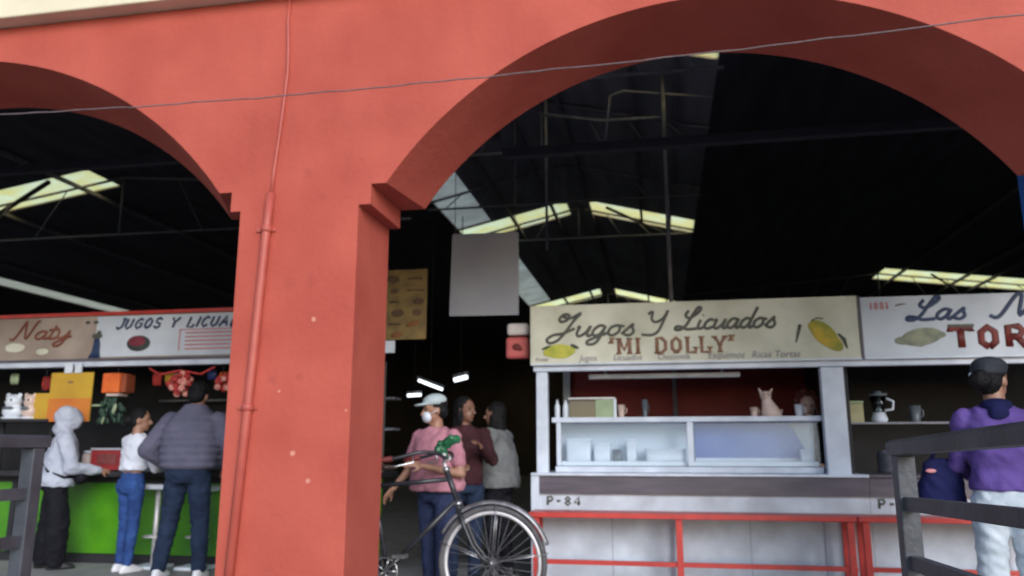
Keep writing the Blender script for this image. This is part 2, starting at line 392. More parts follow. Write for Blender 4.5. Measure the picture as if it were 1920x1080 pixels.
BLOCK = {   # polylines on a 1 x 1 cell (x, z)
 'M': (1.15, [[(.1, 0), (.1, 1)], [(.1, 1), (.5, .25), (.92, 1)], [(.92, 1), (.92, 0)]]),
 'I': (.4, [[(.2, 0), (.2, 1)]]),
 'D': (.95, [[(.15, 0), (.15, 1), (.5, 1), (.8, .75), (.8, .25), (.5, 0), (.15, 0)]]),
 'O': (.95, [[(.45, 0), (.15, .25), (.15, .75), (.45, 1), (.75, .75), (.75, .25), (.45, 0)]]),
 'L': (.85, [[(.15, 1), (.15, 0), (.75, 0), (.75, .3)]]),
 'Y': (.95, [[(.05, 1), (.45, .5), (.85, 1)], [(.45, .5), (.45, 0)]]),
 'T': (.95, [[(.0, .8), (.0, 1), (.9, 1), (.9, .8)], [(.45, 1), (.45, 0)]]),
 'R': (1.0, [[(.15, 0), (.15, 1), (.6, 1), (.8, .78), (.6, .5), (.15, .5)], [(.5, .5), (.85, 0)]]),
 'A': (1.0, [[(.05, 0), (.45, 1), (.85, 0)], [(.22, .38), (.68, .38)]]),
 'S': (.9, [[(.75, .8), (.5, 1), (.2, .9), (.2, .6), (.7, .42), (.75, .15), (.45, 0), (.1, .2)]]),
 'J': (.85, [[(.7, 1), (.7, .2), (.4, 0), (.1, .2)], [(.45, 1), (.85, 1)]]),
 'U': (.95, [[(.12, 1), (.12, .25), (.4, 0), (.72, .25), (.72, 1)]]),
 'G': (.95, [[(.8, .8), (.5, 1), (.15, .7), (.15, .3), (.45, 0), (.8, .2), (.8, .5), (.5, .5)]]),
 'C': (.9, [[(.78, .8), (.5, 1), (.15, .7), (.15, .3), (.45, 0), (.78, .2)]]),
 'P': (.9, [[(.15, 0), (.15, 1), (.6, 1), (.78, .75), (.6, .5), (.15, .5)]]),
 '-': (.7, [[(.1, .5), (.55, .5)]]),
 '8': (.9, [[(.45, .52), (.15, .75), (.45, 1), (.75, .75), (.45, .52), (.12, .25), (.45, 0), (.78, .25), (.45, .52)]]),
 '4': (.9, [[(.6, 0), (.6, 1), (.08, .3), (.82, .3)]]),
 '5': (.9, [[(.75, 1), (.2, 1), (.15, .55), (.6, .6), (.78, .3), (.5, 0), (.12, .12)]]),
 '1': (.6, [[(.1, .8), (.3, 1), (.3, 0)]]),
 "'": (.4, [[(.2, 1.05), (.1, .75)]]),
 '"': (.6, [[(.15, 1.05), (.1, .85)], [(.4, 1.05), (.35, .85)]]),
 'N': (1.0, [[(.12, 0), (.12, 1), (.78, 0), (.78, 1)]]),
 ' ': (.7, []),
}
def text_width(font, s, gap): return sum(font[c][0] + gap for c in s) - gap
def lettering(name, s, font, x0, x1, z0, hgt, y, stroke, mat, parent, shear=0., gap=.12, rise=0., serif=0, upper=1., smooth=True):
    """painted lettering stretched between x0 and x1 on the sign's front face at y"""
    W = text_width(font, s, gap); kx = (x1-x0)/W; kz = hgt/upper; mb = MB(); cx = 0
    for ch in s:
        wd, strokes = font[ch]
        for st in strokes:
            pl = crom(st) if smooth else st
            pts = []
            for (px, pz) in pl:
                zz = pz*kz; xx = x0 + (cx + px)*kx + shear*zz
                pts.append((xx, y, z0 + zz + rise*(xx - x0)))
            if len(pts) >= 2: mb.tube(pts, stroke, n=8, flat=.22)
            if serif:
                for e in (0, -1):
                    ex, ey, ez = pts[e]
                    mb.tube([(ex - serif, y - .001, ez), (ex + serif, y - .001, ez)], stroke*.55, n=6, flat=.25)
        cx += wd + gap
    return mb.build(name, mat, parent)
def font_text(name, s, x0, x1, z0, y, mat, parent, shear=0., rise=0., zs=1.):
    cu = bpy.data.curves.new(name, 'FONT'); cu.body = s; cu.size = 1; cu.shear = shear; cu.resolution_u = 3; cu.extrude = .004
    o = bpy.data.objects.new(name, cu); COL.objects.link(o)
    dg = bpy.context.evaluated_depsgraph_get(); me = bpy.data.meshes.new_from_object(o.evaluated_get(dg))
    bpy.data.objects.remove(o)
    xs = [v.co.x for v in me.vertices]; k = (x1-x0)/(max(xs)-min(xs)); mn = min(xs)
    for v in me.vertices:
        X = x0 + (v.co.x-mn)*k; v.co = Vector((X, y - v.co.z*.5, z0 + v.co.y*k*zs + rise*(X-x0)))
    me.materials.clear(); me.materials.append(M[mat]); me.name = name
    q = bpy.data.objects.new(name, me); COL.objects.link(q); attach(q, parent); return q

# ================================================================== SETTING
struct(MB().box(-80, 80, -90, 60, -.30, -.19).build("street", 'asphalt'))
struct(MB().box(-60, 60, 1.3, 44, -.18, 0).build("market_floor", 'concrete'))
struct(bevel_mod(MB().box(-60, 60, 1.12, 1.297, -.188, -.003).build("kerb", 'concrete')))

# ------------------------------------------------------------------ arcade wall
aw = thing("arcade_wall", (-2.1, YF, 0), "salmon red plaster arcade wall with two wide arches on a square pillar", "wall")
ZS = 2.69
# pillars (left, right) and arches: centre x, centre z, radius of the front edge
PILL = [(-12.9, -12.1), (-7.83, -7.06), (-2.475, -1.715), (2.44, 3.2), (7.4, 8.2)]
ARCH = [(-9.95, 1.11, 2.657), (-4.76, 1.11, 2.657), (.365, 1.377, 2.32), (5.25, 1.377, 2.35)]
outline = [(-20, 0), (-20, 3.979), (16, 3.979), (16, 0)]; back = {}
for k in (3, 2, 1, 0):
    xr, xl = PILL[k+1][0], PILL[k][1]; acx, acz, ar = ARCH[k]
    hs_ = math.sqrt(ar*ar - (ZS-acz)**2); sr, slx = acx + hs_, acx - hs_
    bx, bz, br = acx - .06, acz + .095, ar*.928
    hb_ = math.sqrt(br*br - (ZS-bz)**2)
    outline += [(xr, 0), (xr, 2.565), ((xr*.55 + sr*.45), 2.565), ((xr*.55 + sr*.45), ZS)]
    t0 = math.asin(hs_/ar); tb = math.asin(hb_/br)
    for i in range(0, 57):
        f = 1 - 2*i/56; p = (acx + ar*math.sin(t0*f), acz + ar*math.cos(t0*f)); outline.append(p)
        back[(round(p[0], 3), round(p[1], 3))] = (bx + br*math.sin(tb*f), bz + br*math.cos(tb*f))
    outline += [((xl*.55 + slx*.45), ZS), ((xl*.55 + slx*.45), 2.565), (xl, 2.565), (xl, 0)]
wb_ = MB().prism(outline, YF, YB)
for v in wb_.bm.verts:      # the soffit narrows a little towards the back
    q = back.get((round(v.co.x, 3), round(v.co.z, 3)))
    if q and v.co.y > YF + .1: v.co.x, v.co.z = q
wb = wb_.build("wall_face", 'wall', aw)
bevel_mod(wb, .012, 3)
cn = MB()
cn.box(-20, 16, 4.13, YB + .1, 3.982, 4.55, bev=.012)
cn.build("cornice", 'cream', aw)
cn = MB().box(-20, 16, 4.17, YB + .05, 4.553, 5.6).build("parapet", 'cream', aw)

# conduit: cable on top, pipe below, all overpainted red
cd = thing("conduit", (-2.35, YF, 0), "thin overpainted red conduit running down the salmon pillar front", "conduit")
MB().tube([(-2.225, YF-.012, 3.975), (-2.232, YF-.012, 3.8), (-2.218, YF-.013, 3.62), (-2.212, YF-.013, 3.45), (-2.222, YF-.012, 3.3), (-2.245, YF-.012, 3.0), (-2.262, YF-.014, 2.8), (-2.268, YF-.02, 2.62)], .010, n=8).build("cable", 'conduit', cd)
MB().tube([(-2.268, YF-.026, 2.66), (-2.280, YF-.026, 2.45), (-2.325, YF-.026, 1.4), (-2.395, YF-.026, 0.004)], .027, n=14).build("pipe", 'conduit', cd)
for zz, xx in ((2.437, -2.281), (1.378, -2.327)):
    c = MB().lathe([(.028, -.02), (.034, -.016), (.034, .016), (.028, .02)], (xx, YF-.026, zz), 14)
    c.box(xx-.075, xx+.05, YF-.012, YF+.001, zz-.012, zz+.012, bev=.003)
    c.build("coupling", 'conduit', cd)

wp = []
for x, z in [(-9, 3.43), (-6.5, 3.36), (-4.28, 3.342), (-3.3, 3.318), (-2.21, 3.306), (-1.5, 3.309), (-.85, 3.319), (.38, 3.347), (1.98, 3.412), (4, 3.53), (7, 3.8)]:
    wp.append((x*.94, z))
wp = crom(wp, 10)
MBw = MB().tube([(x, 4.0, 1.15 + (z - 1.15)*.94 + .0025*math.sin(x*9) + .002*math.sin(x*23)) for x, z in wp], .0040, n=6)
tag(MBw.build("overhead_wire", 'cable'), "thin grey wire slung across the front of both arches", "wire")

# ------------------------------------------------------------------ market hall shell
hw = thing("market_hall", (0, 20, 0), "dark market hall with gabled sheet roof and yellow skylights behind the arches", "market hall")
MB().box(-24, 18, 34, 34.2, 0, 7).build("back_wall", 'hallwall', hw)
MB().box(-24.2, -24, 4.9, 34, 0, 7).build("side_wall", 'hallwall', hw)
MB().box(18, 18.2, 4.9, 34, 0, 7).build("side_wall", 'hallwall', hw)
PROF = [(-24, 5.75), (-20, 6.03), (-19.0, 5.84), (-15.7, 5.226), (-15.0, 5.1), (-9.3, 5.98), (-3.92, 5.50), (-3.22, 5.66), (-1.5, 6.06), (.80, 5.48), (6.0, 5.9), (12.0, 5.15), (18, 5.9)]
# skylights: (slope index, t0, t1 along the slope, y0, y1, material)
SKYL = [(2, 0, 1, 11, 33, 'dullsheet'), (6, 0, 1, 8.9, 15.1, 'dullsheet'), (6, 0, 1, 16.15, 24.1, 'dullsheet'), (6, 0, 1, 25.5, 33, 'dullsheet')]
for y0_, y1_ in ((15.15, 16.1), (24.2, 25.4), (8.2, 8.58)):
    SKYL += [(6, .0, 1., y0_, y1_, 'sky'), (7, .0, .88, y0_, y1_, 'sky'), (8, .10, 1., y0_, y1_, 'sky')]
SKYL += [(4, .0, .93, 11.55, 12.45, 'sky'), (10, .015, .95, 22.2, 23.6, 'sky')]
lights = []
def lerp(a, b, t): return (a[0] + (b[0]-a[0])*t, a[1] + (b[1]-a[1])*t)
for i in range(len(PROF)-1):
    a, b = PROF[i], PROF[i+1]; rp = None
    mine = sorted([s for s in SKYL if s[0] == i], key=lambda s: s[3]); y = 4.83
    def slab(p, q, y0, y1, mb):
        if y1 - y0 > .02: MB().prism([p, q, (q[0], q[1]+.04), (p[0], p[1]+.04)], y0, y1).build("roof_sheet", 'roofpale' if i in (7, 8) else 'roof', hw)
    for s in mine:
        slab(a, b, y, s[3], rp)
        if s[1] > 0: slab(a, lerp(a, b, s[1]), s[3], s[4], rp)
        if s[2] < 1: slab(lerp(a, b, s[2]), b, s[3], s[4], rp)
        p, q = lerp(a, b, s[1]), lerp(a, b, s[2])
        MB().quad((p[0], s[3], p[1]+.02), (q[0], s[3], q[1]+.02), (q[0], s[4], q[1]+.02), (p[0], s[4], p[1]+.02)).build("skylight" if s[5] == 'sky' else "translucent_strip", s[5], hw)
        y = s[4]
    slab(a, b, y, 34, rp)
# purlins under the roof sheets, also crossing the skylights
for (xa, za), (xb, zb), ny in ((PROF[7], PROF[8], 2), (PROF[8], PROF[9], 3), (PROF[10], PROF[11], 5), (PROF[4], PROF[5], 3)):
    for k in range(ny):
        f = (k + .5)/ny + .06*math.sin(k*2.7 + xa); x, z = xa + (xb - xa)*f, za + (zb - za)*f
        MB().box(x - .025, x + .025, 5, 33.8, z - .10, z - .03).build("purlin", 'steel', hw)
def truss(y, L, Rg, A, zt, label, rod=True, nweb=3):
    t = thing("roof_truss", (A[0], y, zt), label, "roof truss", "roof trusses of the hall")
    for p in (L, Rg):
        MB().tube([(p[0], y, p[1]-.07), (A[0], y, A[1]-.07)], .024, n=6).build("top_chord", 'steel', t)
    MB().tube([(L[0], y, zt), (Rg[0], y, zt)], .02, n=6).build("bottom_chord", 'steel', t)
    if rod: MB().tube([(A[0], y, A[1]-.05), (A[0], y, zt)], .018, n=6).build("king_rod", 'steel', t)
    for p in (L, Rg):
        for k in range(1, nweb+1):
            f0 = k/(nweb+1)
            q = lerp(p, A, f0)
            r_ = lerp((p[0], zt), (A[0], zt), f0 - .5/(nweb+1))
            MB().tube([(q[0], y, q[1]-.08), (r_[0], y, zt)], .011, n=6).build("web_bar", 'steel', t)
    return t
truss(8.0, (-3.92, 5.5), (.8, 5.48), (-1.5, 6.06), 5.1, "foremost grey steel truss, highest in the right arch", nweb=3)
truss(13.0, (-3.92, 5.5), (.8, 5.48), (-1.5, 6.06), 5.3, "steel truss between the two nearer trusses and the yellow chevron", nweb=3)
truss(10.4, (-3.92, 5.5), (.8, 5.48), (-1.5, 6.06), 5.25, "slender grey steel truss nearest the right arch, under the middle gable")
truss(15.6, (-3.92, 5.5), (.8, 5.48), (-1.5, 6.06), 5.35, "steel truss crossing just under the nearer yellow skylight chevron")
truss(24.8, (-3.92, 5.5), (.8, 5.48), (-1.5, 6.06), 5.35, "steel truss crossing under the far small skylight chevron")
truss(12.0, (-15, 5.1), (-3.92, 5.5), (-9.3, 5.98), 4.85, "steel truss in front of the skylight seen through the left arch", nweb=4)
truss(22.6, (.8, 5.48), (12, 5.15), (6.0, 5.9), 5.0, "steel truss dark against the skylight above the second white sign", nweb=6)

for a_, b_, lb_ in (((-10.4, 11.5, 5.72), (-12.6, 12.5, 5.38), "dark diagonal brace crossing the skylight seen through the left arch"),
                    ((7.2, 22.1, 5.66), (8.3, 23.6, 5.5), "dark diagonal brace crossing the skylight above the second white sign"),
                    ((-.9, 15.1, 5.82), (.2, 16.1, 5.52), "thin diagonal brace crossing the right half of the nearer yellow chevron")):
    tag(MB().tube([a_, b_], .045 if a_[0] < -5 else .03, n=6).build("roof_brace", 'dark'), lb_, "brace", "diagonal roof braces")
def post_pipe(x, y, z0, z1, r, label):
    tag(MB().tube([(x, y, z0), (x, y, z1)], r, n=10).build("hanging_pipe", 'steel'), label, "pipe", "thin vertical pipes under the roof")
post_pipe(.17, 9.0, .0, 5.6, .026, "taller thin vertical pipe standing behind the fruit juice sign")
post_pipe(-1.33, 9.6, 3.6, 6.02, .018, "shorter thin vertical pipe hanging from the middle ridge")
pb = thing("water_pipe", (.2, 9.2, 5), "thin grey pipe running level to the tall vertical pipe under the roof", "pipe")
MB().tube([(-1.42, 9.6, 5.45), (-.6, 9.4, 5.2), (.17, 9.03, 5.03)], .02, n=8).build("pipe_run", 'steel', pb)
MB().tube([(-.55, 9.1, 4.7), (-.46, 9.08, 5.38), (-.3, 9.06, 5.42), (.75, 9.0, 5.22)], .016, n=8).build("pipe_bend", 'steel', pb)
for x0, x1, z, lb in ((-1.3, 8, 3.72, "dim grey crossbeam behind the right arch, level under the roof"), (-12, -1.32, 3.90, "dim grey crossbeam behind the left arch, level under the roof")):
    tag(MB().box(x0, x1, 6.5, 6.58, z-.045, z+.045, bev=.01).build("crossbeam", pm("crossbeam_steel", (.032, .032, .045), rough=.8)), lb, "beam", "level crossbeams inside the arches")

tag(MB().box(2.29, 2.6, 5.0, 5.3, .0, 5.2, bev=.01).build("blue_column", 'bluepaint'), "bright blue square column at the right edge behind the arch", "column")

# ================================================================== RIGHT-HAND STALLS
ZC = .925                                    # counter level
def juice_stall():
    t = thing("food_stall", (.3, 7.3, 0), "white framed juice stall with a yellowed hand-painted fruit juice sign", "stall", "market stalls")
    MB().box(-1.125, -1.02, 7.30, 7.40, ZC, 1.845, bev=.006).build("post", 'white', t)
    MB().box(-1.10, -1.02, 9.2, 9.28, 0, 2.4).build("post", 'white', t)
    MB().box(1.395, 1.585, 7.30, 7.40, ZC, 1.845, bev=.006).build("post", 'white', t)
    MB().box(-1.15, 1.60, 7.285, 7.36, 1.848, 1.905, bev=.006).build("header_beam", 'white', t)
    s = MB().box(-1.17, 1.735, 7.25, 7.31, 1.908, 2.462, bev=.004).build("sign_board", 'signcream', t)
    fr = MB(); fr.box(-1.165, 1.735, 7.238, 7.252, 1.900, 1.916); fr.build("sign_trim", 'white', s)
    YS = 7.247
    lettering("lettering", "Jugos", SCRIPT, -.93, -.20, 2.165, .098, YS, .0135, 'inkgrey', s, shear=.32, gap=-.02, rise=.0)
    lettering("lettering", "Y", SCRIPT, -.10, .12, 2.185, .092, YS, .0125, 'inkgrey', s, shear=.2)
    lettering("lettering", "Licuados", SCRIPT, .20, 1.04, 2.205, .088, YS, .0135, 'inkgrey', s, shear=.3, gap=-.02)
    lettering("lettering", "'MI DOLLY'", BLOCK, -.43, .68, 1.995, .135, YS, .0165, 'inkbrown', s, gap=.2, serif=.026, smooth=False)
    for wd, a, b in (("Jugos", -.72, -.55), ("Licuados", -.40, -.14), ("Chocomilk", .0, .29), ("Esquimos", .44, .76), ("Ricas Tortas", .82, 1.23)):
        font_text("small_lettering", wd, a, b, 1.935, YS - .001, 'inkpurple', s, shear=.25, rise=-.003, zs=1.05)
    font_text("small_lettering", "Frutas", -1.12, -1.0, 1.94, YS - .001, 'inkpurple', s, shear=.25)
    l = MB().ell((-.895, YS, 2.028), (.135, .006, .068)).ell((-.82, YS, 2.03), (.075, .006, .045)).ell((-.99, YS, 2.02), (.06, .006, .04)).build("painted_lemon", 'lemon', s)
    MB().ell((-1.02, YS, 2.065), (.05, .005, .012), Matrix.Rotation(R(-20), 3, 'Y')).ell((-.755, YS, 2.07), (.045, .005, .017), Matrix.Rotation(R(25), 3, 'Y')).build("leaf", 'leafpaint', l)
    m_ = MB().ell((1.44, YS, 2.13), (.15, .006, .083), Matrix.Rotation(R(48), 3, 'Y')).ell((1.50, YS, 2.06), (.11, .006, .06), Matrix.Rotation(R(40), 3, 'Y')).ell((1.38, YS, 2.2), (.07, .006, .055)).build("painted_mango", 'mango', s)
    MB().tube([(1.555, YS, 2.13), (1.60, YS, 2.08), (1.622, YS, 2.0)], [.008, .018, .006], n=8, flat=.2).tube([(1.34, YS, 2.25), (1.39, YS, 2.275), (1.44, YS, 2.265)], .006, n=6, flat=.3).build("leaf", 'leafpaint', m_)
    MB().tube([(1.245, YS, 2.22), (1.225, YS, 2.15), (1.20, YS, 2.06)], [.015, .014, .005], n=8, flat=.25).build("painted_straw", 'inkgrey', s)
    # counter and base
    MB().box(-1.165, 1.70, 7.20, 7.9, ZC-.018, ZC+.006, bev=.005).build("counter_top", 'white', t)
    MB().box(-1.09, 1.70, 7.225, 7.27, .752, ZC-.02).build("counter_apron", 'apron', t)
    MB().box(-1.10, 1.70, 7.26, 7.30, .002, .750).build("base_panel", 'whitedirty', t)
    for x in (-.45, .12, .72, 1.32): MB().box(x - .004, x + .004, 7.257, 7.262, .02, .575).build("panel_joint", 'board', t)
    MB().box(-1.165, -1.092, 7.215, 7.275, .002, ZC-.02, bev=.004).build("corner_post", 'white', t)
    lettering("lettering", "P-84", BLOCK, -1.03, -.72, .650, .072, 7.257, .0105, 'inkgrey', t, gap=.3, smooth=False)
    # inside
    MB().box(-1.1, 1.66, 9.3, 9.36, 0, 2.45).build("back_wall", 'maroon', t)
    MB().box(-1.1, 1.59, 9.0, 9.28, 1.0, 1.03).build("back_shelf", 'board', t)
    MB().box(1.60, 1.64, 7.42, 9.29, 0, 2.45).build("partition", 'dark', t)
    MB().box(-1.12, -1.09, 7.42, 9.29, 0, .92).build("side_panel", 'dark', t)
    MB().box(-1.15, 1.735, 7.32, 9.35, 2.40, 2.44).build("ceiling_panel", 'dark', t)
    lp = MB(); lp.box(-.66, .74, 7.55, 7.63, 1.795, 1.84, bev=.008); [lp.box(x - .01, x + .01, 7.58, 7.60, 1.838, 2.41) for x in (-.5, .58)]; lp.build("lamp_batten", 'white', t)
    return t
juice_stall()

def tortas_stall():
    t = thing("food_stall", (3.2, 7.3, 0), "white sandwich stall at the right edge with large dark red block letters", "stall", "market stalls")
    s = MB().box(1.745, 4.75, 7.25, 7.31, 1.908, 2.445, bev=.004).build("sign_board", 'signwhite', t)
    MB().box(1.737, 1.757, 7.236, 7.256, 1.91, 2.45).build("sign_divider", 'apron', s)
    MB().box(1.757, 4.75, 7.238, 7.252, 1.900, 1.916).build("sign_trim", 'white', s)
    MB().box(1.587, 4.7, 7.285, 7.36, 1.848, 1.905, bev=.006).build("header_beam", 'white', t)
    YS = 7.247
    lettering("lettering", "1881", BLOCK, 1.83, 1.99, 2.335, .06, YS, .0075, 'inkpink', s, gap=.2, smooth=False)
    MB().tube([(2.04, YS, 2.36), (2.08, YS, 2.372), (2.13, YS, 2.375)], [.004, .009, .004], n=6, flat=.3).build("painted_dash", 'inkgrey', s)
    lettering("lettering", "Las", SCRIPT, 2.17, 2.60, 2.235, .088, YS, .0150, 'inkblue', s, shear=.35, gap=.0)
    lettering("lettering", "M", SCRIPT, 2.84, 3.25, 2.24, .086, YS, .0165, 'inkblue', s, shear=.35)
    lettering("lettering", "TORTAS", BLOCK, 2.46, 3.70, 1.985, .17, YS, .030, 'inkred', s, gap=.22, smooth=False)
    MB().box(2.445, 2.65, YS-.006, YS, 2.16, 2.185).build("letter_shadow", 'inkgrey', s)
    MB().ell((2.23, YS, 2.085), (.17, .007, .075), Matrix.Rotation(R(-9), 3, 'Y')).ell((2.08, YS, 2.055), (.07, .006, .035)).ell((2.375, YS, 2.10), (.05, .006, .03)).ell((2.21, YS, 2.03), (.05, .005, .03)).build("painted_roll", 'torta', s)
    MB().box(1.703, 4.7, 7.20, 7.9, ZC-.018, ZC+.006, bev=.005).build("counter_top", 'apron', t)
    MB().box(1.703, 4.7, 7.225, 7.27, .752, ZC-.02).build("counter_apron", 'apron', t)
    MB().box(1.703, 4.7, 7.26, 7.30, .002, .750).build("base_panel", 'whitedirty', t)
    lettering("lettering", "P-85", BLOCK, 1.76, 2.07, .655, .072, 7.257, .0105, 'inkgrey', t, gap=.3, smooth=False)
    MB().box(4.6, 4.7, 7.30, 7.40, ZC, 1.845).build("post", 'white', t)
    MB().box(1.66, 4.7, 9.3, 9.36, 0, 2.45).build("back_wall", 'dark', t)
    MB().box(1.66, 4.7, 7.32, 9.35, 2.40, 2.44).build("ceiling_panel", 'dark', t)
    MB().box(1.66, 4.5, 7.62, 7.95, 1.363, 1.372).build("glass_shelf", 'glass', t)
    MB().box(1.66, 4.5, 7.612, 7.619, 1.360, 1.376).build("shelf_edge", 'steel', t)
    for x in (1.67, 3.0, 4.5): MB().box(x-.012, x+.012, 7.63, 7.65, ZC, 1.36).build("shelf_leg", 'steel', t)
    return t
tortas_stall()

# display case on the juice counter: sloping glass front
dc = thing("display_case", (.22, 7.5, ZC), "glass display case with white frame on the juice stall counter", "display case")
MB().box(-1.0, 1.40, 7.43, 7.80, 1.383, 1.430, bev=.006).build("top_slab", 'white', dc)
MB().box(-.965, 1.385, 7.405, 7.80, ZC+.008, .985, bev=.004).build("base_tray", 'white', dc)
MB().box(-.96, 1.38, 7.78, 7.80, .99, 1.38).build("back_panel", 'caseback', dc)
for xx, wd in ((-.955, .04), (.232, .055)):
    MB().box(xx, xx+wd, 7.415, 7.455, .99, 1.38, bev=.004).build("frame_post", 'white', dc)
MB().quad((-.915, 7.435, .99), (.232, 7.435, .99), (.232, 7.48, 1.38), (-.915, 7.48, 1.38)).build("glass_pane", 'caseglass', dc)
MB().quad((.287, 7.435, .99), (1.37, 7.435, .99), (1.37, 7.48, 1.38), (.287, 7.48, 1.38)).build("glass_pane", 'caseglass', dc)
MB().box(-.92, 1.36, 7.50, 7.77, .99, 1.03).build("inner_shelf", 'tubcool', dc)
bs = thing("reflection_sheet", (.8, 7.6, 1.0), "blue sheet standing in for the reflection in the right pane of the display case", "reflection sheet")
MB().prism([(.31, 1.035), (1.44-.10, 1.035), (1.16, 1.375), (.31, 1.375)], 7.70, 7.712).build("sheet", 'bluereflect', bs)  # added coloured sheet that imitates a reflection in the glass
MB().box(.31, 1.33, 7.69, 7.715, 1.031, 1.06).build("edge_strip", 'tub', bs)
def simple(name, mb, mat, label, cat, group=None): return tag(bevel_mod(mb.build(name, mat), .006), label, cat, group)
def tubthing(x, y, z, w_, d_, h, label, mat='tub', lid=True):
    t = thing("food_container", (x, y, z), label, "container", "containers inside the display case")
    MB().loft([(z+.001, x, y, w_*.47, d_*.47), (z+.01, x, y, w_*.49, d_*.49), (z+h*.9, x, y, w_*.5, d_*.5)], n=24, sq=7).build("tub", mat, t)
    if lid: MB().loft([(z+h*.9+.001, x, y, w_*.52, d_*.52), (z+h, x, y, w_*.52, d_*.52)], n=24, sq=7).build("lid", mat, t)
tubthing(-.765, 7.58, 1.03, .235, .15, .205, "largest square white tub, far left inside the display case")
tubthing(-.545, 7.59, 1.03, .16, .14, .165, "middle white tub next to the small grey cup in the case")
tubthing(-.408, 7.56, 1.03, .085, .085, .12, "small dark grey cup between white tubs in the display case", 'greytub', False)
tubthing(-.275, 7.60, 1.03, .09, .09, .20, "tall narrow white canister in the display case")
tubthing(.035, 7.60, 1.03, .37, .16, .115, "long low white tray beside the centre bar of the display case")
tubthing(1.27, 7.56, 1.03, .11, .11, .11, "white tub at the right end of the display case", 'tub', True)

# things on top of the case
ZT = 1.430
gb = thing("glass_canister", (-.6, 7.6, ZT), "clear glass box with pale green end and metal rim, left on the case top", "glass box")
MB().box(-.84, -.60, 7.52, 7.70, ZT+.002, 1.60).build("glass_side", 'glass', gb)
MB().box(-.595, -.425, 7.52, 7.70, ZT+.002, 1.598).build("green_panel", 'greenbox', gb)
MB().box(-.85, -.41, 7.51, 7.71, 1.601, 1.618, bev=.003).build("rim", 'alu', gb)
MB().box(-.425, -.40, 7.51, 7.53, ZT+.002, 1.60).build("corner_strip", 'tub', gb)
for x, h, r, lb in ((-.965, .18, .026, "leftmost slim pale bottle on the display case top"), (-.885, .185, .028, "slim pale bottle touching the clear glass box")):
    t = thing("bottle", (x, 7.58, ZT), lb, "bottle", "slim bottles on the case")
    MB().lathe([(r*.9, .001), (r, .008), (r, h*.6), (r*.45, h*.8), (r*.4, h*.92)], (x, 7.58, ZT), 14).build("body", 'tub', t)
    MB().lathe([(r*.5, h*.921), (r*.5, h)], (x, 7.58, ZT), 12).build("cap", 'greytub', t)
def cup(x, y, z, r, h, label, mat='tub'):
    t = thing("cup", (x, y, z), label, "cup", "cups on the case tops")
    MB().lathe([(r*.72, .001), (r*.75, .006), (r, h), (r*.92, h-.002), (r*.68, .012)], (x, y, z), 16).build("body", mat, t)
    MB().tube([(x + r*.8, y, z+h*.8), (x + r*1.35, y, z+h*.7), (x + r*1.35, y, z+h*.4), (x + r*.75, y, z+h*.3)], r*.12, n=6).build("handle", mat, t)
cup(-.36, 7.6, ZT, .036, .12, "pale cup just right of the clear glass box on the case", 'china')
cup(-.14, 7.65, ZT, .028, .17, "tall dim grey cup standing alone in the middle of the case top", 'greytub')
cup(.845, 7.58, ZT, .036, .085, "small pinkish cup left of the cat figurine", 'china')
cup(1.235, 7.56, ZT, .040, .105, "small white cup between the cat figurine and red-haired woman")
ct = thing("cat_figurine", (1.0, 7.6, ZT), "pinkish china cat figurine with pointed ears sitting on the display case", "figurine")
mb = MB().loft([(ZT+.001, 1.0, 7.6, .09, .065), (ZT+.03, 1.0, 7.6, .092, .068), (ZT+.08, .99, 7.6, .075, .06), (ZT+.13, .972, 7.6, .054, .048), (ZT+.16, .965, 7.6, .042, .04)])
mb.ell((.958, 7.595, ZT+.188), (.052, .046, .045)); mb.capsule((.922, 7.595, ZT+.21), (.898, 7.595, ZT+.262), .018, .006); mb.capsule((.992, 7.595, ZT+.21), (1.018, 7.595, ZT+.252), .018, .007)
mb.ell((.955, 7.553, ZT+.178), (.022, .02, .017)); mb.capsule((1.075, 7.62, ZT+.02), (1.10, 7.66, ZT+.06), .018, .012)
blob("body", mb, 'china', ct, .006, 3, local=False)
MB().ell((.938, 7.548, ZT+.198), (.006, .004, .006)).build("eye", 'eye', ct); MB().ell((.974, 7.548, ZT+.198), (.006, .004, .006)).build("eye", 'eye', ct)

# dim goods along the juice stall's back shelf
rq = random.Random(31)
for q in range(11):
    x = -.62 + q*.145; hh = rq.uniform(.20, .34); mt = ['greytub', 'greenbox', 'china', 'hotorange', 'tub'][(q*3) % 5]
    t = thing("bottle", (x, 9.12, 1.03), "dim bottle in the row on the maroon back shelf of the juice stall", "bottle", "bottles on the juice stall's back shelf")
    MB().lathe([(.036, .002), (.04, .012), (.04, hh*.62), (.016, hh*.82), (.016, hh*.93)], (x, 9.12, 1.03), 14).build("body", mt, t)
    MB().lathe([(.02, hh*.931), (.02, hh)], (x, 9.12, 1.03), 10).build("cap", 'redsteel' if q % 3 else 'tub', t)
